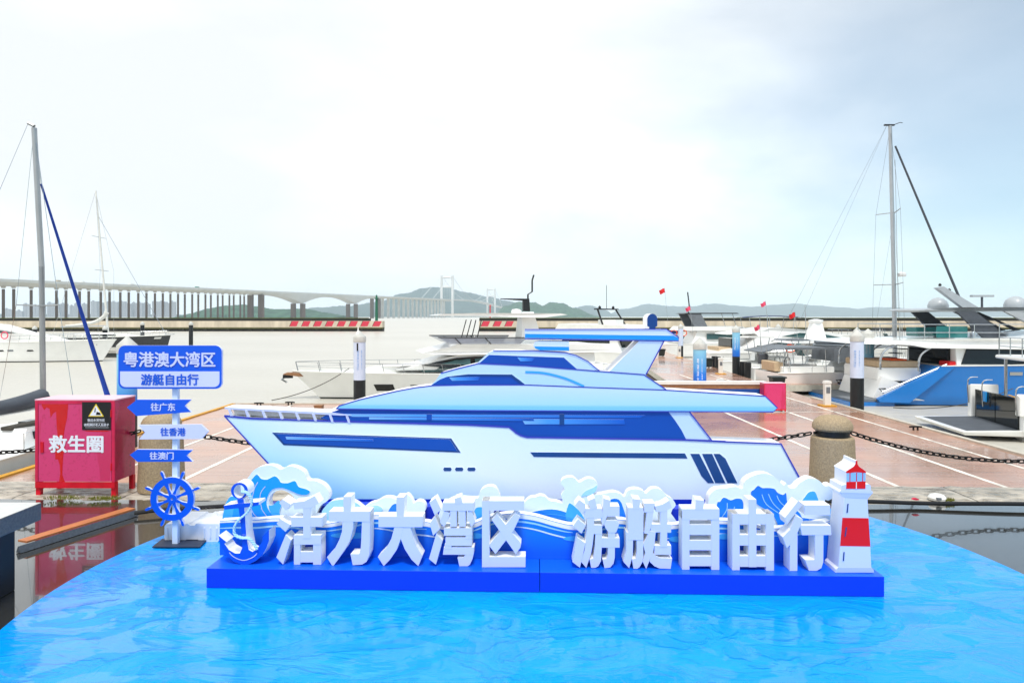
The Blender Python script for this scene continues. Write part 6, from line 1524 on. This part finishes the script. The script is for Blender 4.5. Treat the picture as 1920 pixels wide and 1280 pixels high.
B_.put(MB().tube(crom([(MX-.2, 0, 4.9), (MX-.6, 0, 4.3), (MX-1.8, 0, 3.6), (MX-4, 0, 3.2), (MX-5.6, 0, 3.1)], 5, False), .32, 8, r2=.12), 'furled_mainsail', 'canvas_white', smooth=True)
B_.put(MB().tube([(MX-.2, 0, 3.1), (MX-6.2, 0, 2.95)], .1, 6), 'boom', 'alu')
for zz in (.45, .68):
    B_.put(MB().tube([(MX+(mt.x+53.8-MX)*zz-.1, -1.6, 1.8+(MZ-1.8)*zz), (MX+(mt.x+53.8-MX)*zz-.1, 1.6, 1.8+(MZ-1.8)*zz)], .04, 5), 'spreader', 'alu')
B_.put(MB().tube([(mt.x+53.8+.1, 0, MZ*.86), (7.6, 0, 1.9)], .03, 4), 'forestay', 'steel')
B_.put(MB().tube([(mt.x+53.8, 0, MZ), (-7.4, 0, 1.6)], .02, 4), 'backstay', 'steel')
for sg in (-1, 1): B_.put(MB().tube([(mt.x+53.8, 0, MZ-.2), (MX-.15, sg*1.6, 1.8+(MZ-1.8)*.45), (MX-.3, sg*1.9, 1.6)], .018, 4), 'shroud', 'steel')
B_.rail(.1, .97, .6, 10, .015)
B_.put(MB().tube([(7.4, 0, 1.9), (8.7, 0, 2.0)], .06, 6), 'bowsprit', 'alu')
B_.hull_panel('bow_marks', [(6.1, 1.35), (6.2, 1.6), (6.9, 1.62), (6.8, 1.38)], 'canvas_white')

NX, NY = -13.75, 19.8; NR = PI/2-.02
B_ = Boat('sailing_boat', 'small white sailing boat with grey boom cover and blue furled jib, beside the red cabinet', 'sailing boat', NX, NY-.8, NR, 8.4, 2.75, .82, 1.05, .6, .86, full=1.9, hullmat='offwhite', deckmat='white_gel')
sw = lambda x, z: max(.12, .95-.25*(z-.9)-.13*max(0, x-.3)**1.2)
h_ = B_.house('coachroof', [(2.6, .98), (1.6, 1.22), (-.8, 1.36), (-1.1, .85)], sw, 'white_gel')
B_.windows('cabin_window', [(1.4, 1.03), (1.2, 1.16), (.3, 1.22), (.3, 1.05)], sw, 'dark_glass', h_, .02)
B_.windows('cabin_window', [(.1, 1.05), (.1, 1.23), (-.6, 1.27), (-.6, 1.06)], sw, 'dark_glass', h_, .02)
B_.put(MB().box(.4, .9, -.3, .3, 1.3, 1.36), 'deck_hatch', 'dark_glass')
def loc_(px, py, Y):
    p = at(px, py, Y); d = Vector((p.x-NX, p.y-(NY-.8))); c_, s_ = math.cos(-NR), math.sin(-NR); return (d.x*c_-d.y*s_, d.x*s_+d.y*c_, p.z-WAT)
m_top = loc_(64, 240, 19.5); m_ft = loc_(86, 790, 20.0); m_ft = (m_ft[0], 0, 1.2)
mtp = (m_top[0], m_top[1], m_top[2])
B_.put(MB().tube([m_ft, loc_(78, 500, 19.8), mtp], .085, 10, r2=.07), 'mast', 'alu', smooth=True)
hk = loc_(53, 231, 19.5); B_.put(MB().tube([mtp, (mtp[0], mtp[1], mtp[2]+.05), hk], .05, 6), 'masthead_crane', 'alu')
jt = loc_(77, 345, 19.7); jb = (4.3, 0, 1.2)
B_.put(MB().tube([jt, tuple(Vector(jt).lerp(Vector(jb), .5)), tuple(Vector(jt).lerp(Vector(jb), .88)), jb], .03, 8, r2=.1), 'furled_jib', 'sail_blue', smooth=True)
B_.put(MB().tube([mtp, jt], .012, 4), 'forestay', 'steel')
bz_ = 1.72
B_.put(MB().tube([(m_ft[0]-.1, 0, bz_), (m_ft[0]-3.6, 0, bz_+.02)], .05, 6), 'boom', 'alu')
B_.put(MB().tube(crom([(m_ft[0]-.05, 0, bz_+.28), (m_ft[0]-1.0, 0, bz_+.2), (m_ft[0]-2.4, 0, bz_+.15), (m_ft[0]-3.6, 0, bz_+.1)], 4, False), .24, 10, r2=.13), 'boom_cover', 'canvas_dark', smooth=True)
sprd = loc_(82, 573, 19.8)
for sg in (-1, 1):
    B_.put(MB().tube([sprd, (sprd[0]-.25, sprd[1]+sg*.62, sprd[2]+.02)], .02, 5), 'spreader', 'alu')
    B_.put(MB().tube([mtp, (sprd[0]-.25, sprd[1]+sg*.62, sprd[2]+.02), (m_ft[0]-.3, sg*1.25, .95)], .008, 4), 'shroud', 'steel')
    for xx in (-3.2, -1.5, .4, 2.2):
        t_ = (xx+4.2)/8.4; B_.put(MB().tube([(xx, sg*(B_.hb(t_)-.06), B_.sh(t_)-.02), (xx, sg*(B_.hb(t_)-.06), B_.sh(t_)+.5)], .012, 5), 'stanchion', 'steel')
    B_.put(MB().tube([(-4+7.6*i/12, sg*(B_.hb((.2+7.6*i/12)/8.4)-.06), B_.sh((.2+7.6*i/12)/8.4)+.5) for i in range(13)], .006, 4), 'lifeline', 'steel')
B_.put(MB().tube([hk, (-4.1, 0, .9)], .008, 4), 'backstay', 'steel')
B_.put(MB().box(-.9, .3, -.5, -.2, 1.32, 1.42), 'coiled_line', 'rope', bevel=.03)

# --- smaller boats filling the berths on the right
def small_boat(x, y, rz, L, B0, label, style, cover='canvas_grey', grp='small boats in the right hand berths'):
    b0 = Boat('small_boat', label, 'boat', x, y, rz, L, B0, 1.0, 1.35, .9, .94, n=18, group=grp)
    sw = lambda xx, z: max(.12, B0*.4-.2*(z-1)-.1*max(0, xx-L*.05)**1.2)
    if style == 'cuddy':
        h = b0.house('cabin', [(L*.3, 1.2), (L*.14, 1.75), (-L*.02, 2.15), (-L*.2, 2.2), (-L*.22, 1.05)], sw, 'white_gel')
        b0.windows('side_window', [(L*.12, 1.65), (L*.0, 2.0), (-L*.17, 2.06), (-L*.17, 1.7)], sw, 'green_glass', h, .03)
        b0.house('cockpit_canopy', [(-L*.1, 2.25), (-L*.14, 2.6), (-L*.4, 2.55), (-L*.42, 2.4)], lambda xx, z: B0*.38, cover)
        for sg in (-1, 1):
            for q in (-.16, -.38): b0.put(MB().tube([(L*q, sg*B0*.37, 1.0), (L*q, sg*B0*.37, 2.5)], .025, 5), 'canopy_pole', 'steel')
    elif style == 'covered':
        b0.house('boat_cover', [(L*.34, 1.3), (L*.1, 1.8), (-L*.05, 2.3), (-L*.15, 2.2), (-L*.45, 1.4), (-L*.47, 1.05), (L*.3, 1.15)], lambda xx, z: max(.1, B0*.46-.3*(z-1)-.09*max(0, xx)**1.2), cover)
    else:
        b0.put(MB().prism([(-.5, 1.0), (.5, 1.0), (.35, 1.75), (-.3, 1.8)], -.45, .45), 'console', 'white_gel')
        b0.put(MB().prism([(.2, 1.76), (.38, 1.72), (.12, 2.15), (.02, 2.15)], -.42, .42), 'wind_screen', 'green_glass')
        b0.house('t_top', [(.9, 2.75), (.8, 2.83), (-1.1, 2.85), (-1.2, 2.76)], lambda xx, z: .9, cover)
        for sg in (-1, 1):
            for q in (-.7, .5): b0.put(MB().tube([(q*.6, sg*.5, 1.0), (q, sg*.8, 2.76)], .03, 5), 'top_pole', 'steel')
    for sg in (-.35, .35): b0.put(MB().box(-L*.5-.35, -L*.5+.05, sg-.16, sg+.16, .3, 1.35), 'outboard', 'black' if style != 'cuddy' else 'canvas_dark', bevel=.05)
    b0.rail(.5, .97, .5, 6, .018, False); b0.fender(.35, -1); b0.fender(.6, -1)
    return b0
small_boat(21.0, 82, .05, 9.5, 3.1, 'white cabin boat with navy canopy moored behind the black hardtop yacht', 'cuddy', 'canvas_navy')
small_boat(31.5, 84, .1, 8.5, 2.9, 'small white boat under a grey cover beyond the pilothouse boat', 'covered', 'canvas_grey')
small_boat(39.5, 82, .0, 9.0, 3.0, 'small white boat with a grey T-top behind the tall silver mast', 'console', 'canvas_grey')
small_boat(33.5, 66, .06, 9.0, 3.0, 'small white cabin boat with a white canopy behind the sailing yacht', 'cuddy', 'canvas_white')
small_boat(58, 84, .0, 9.0, 3.0, 'boat under a beige cover seen below the blue yacht roof', 'covered', 'cushion')
small_boat(48, 88, .0, 8.5, 2.9, 'small white boat with dark canopy in front of the far breakwater', 'console', 'canvas_dark')
small_boat(18.6, 51.5, .05, 6.2, 2.3, 'little white open boat with outboards beside the express cruiser stern', 'console', 'canvas_white')
small_boat(18.9, 45.3, .04, 6.6, 2.4, 'white open fishing boat between the tender and the sailing yacht stern', 'console', 'canvas_grey')
small_boat(30.0, 98, .0, 10, 3.2, 'far white cabin boat with grey canopy close to the breakwater', 'cuddy', 'canvas_grey')
flag((1252-960)/F*72, 72, WAT+3.8, 3.6, 1.6, 'flag_red', 'red flag over the stern of the sports yacht beside the radar dome', .1)
flag((1300-960)/F*66, 66, WAT+2.2, 3.2, 1.3, 'flag_pink', 'pale pink flag on the cruiser stern behind the grey cone pile', .1)
flag((1441-960)/F*55, 55, WAT+3.0, 2.6, 1.1, 'flag_pink', 'pink flag in front of the white pile beside the orange lifebuoy', .1)

# --- people far along the pier
pm('skin', rgb(190, 140, 110), .6); pm('jeans', rgb(44, 62, 120), .8); pm('shirt_blue', rgb(40, 80, 190), .8); pm('shirt_grey', rgb(150, 130, 140), .8); pm('hair', rgb(24, 20, 18), .7)
def person(x, y, rz, label, top, stride):
    r = thing('person', label, 'person', (x, y, DOCK), rz, 'people walking on the pier')
    J = {'pel': (0, 0, .92), 'chest': (.02, 0, 1.25), 'neck': (.02, 0, 1.45), 'head': (.04, 0, 1.6), 'crown': (.03, 0, 1.72)}
    vs = [J['pel'], J['chest'], J['neck'], J['head'], J['crown']]; ed = [(0, 1), (1, 2), (2, 3), (3, 4)]; rad = [.15, .17, .06, .1, .07]
    for sg in (-1, 1):
        s_ = stride*sg; o_ = len(vs)
        vs += [(.0, sg*.1, .86), (s_*.5+.04, sg*.1, .48), (s_, sg*.1, .09), (s_+.14, sg*.11, .04)]; rad += [.1, .065, .045, .04]
        ed += [(0, o_), (o_, o_+1), (o_+1, o_+2), (o_+2, o_+3)]
        o_ = len(vs); vs += [(0, sg*.2, 1.38), (-s_*.3, sg*.25, 1.1), (-s_*.5+.08, sg*.25, .85), (-s_*.5+.12, sg*.25, .75)]; rad += [.065, .048, .038, .035]
        ed += [(1, o_), (o_, o_+1), (o_+1, o_+2), (o_+2, o_+3)]
    me = bpy.data.meshes.new('body'); me.from_pydata(vs, ed, []); o = bpy.data.objects.new('body', me); C.objects.link(o)
    md = o.modifiers.new('skin', 'SKIN'); md.use_smooth_shade = True
    for v, q in zip(me.skin_vertices[0].data, rad): v.radius = (q, q)
    me.skin_vertices[0].data[0].use_root = True
    o.modifiers.new('sub', 'SUBSURF').levels = 1
    ev = bpy.data.meshes.new_from_object(o.evaluated_get(bpy.context.evaluated_depsgraph_get())); bpy.data.objects.remove(o)
    for mm in ('skin', top, 'jeans', 'hair'): ev.materials.append(MATS[mm])
    for p in ev.polygons:
        c = p.center; p.use_smooth = True
        p.material_index = 2 if c.z < .9 and abs(c.y) < .2 and c.z > .08 else (1 if .85 < c.z < 1.42 and not (abs(c.y) > .21 and c.z < 1.1) else (3 if c.z > 1.64 or c.z < .08 else 0))
    b_ = bpy.data.objects.new('body', ev); C.objects.link(b_); b_.parent = r
person(15.0-2.1, 77, -1.2, 'person in a grey top and jeans walking along the pier', 'shirt_grey', .22)
person(15.0-1.5, 76, 1.9, 'person in a blue top standing on the pier beside the walker', 'shirt_blue', .1)

# ================================================================== HAZE
m = bpy.data.materials.new('haze_air'); m.use_nodes = True; t = m.node_tree; t.nodes.clear()
o_ = t.nodes.new('ShaderNodeOutputMaterial'); v_ = t.nodes.new('ShaderNodeVolumePrincipled')
v_.inputs['Color'].default_value = (.76, .89, 1, 1); v_.inputs['Density'].default_value = HAZE_D; v_.inputs['Anisotropy'].default_value = .0
t.links.new(v_.outputs[0], o_.inputs['Volume']); MATS['haze'] = m
hz = MB().box(-12000, 12000, -400, 12000, WAT-8, 330).build('haze', 'haze'); tag(hz, kind='stuff')
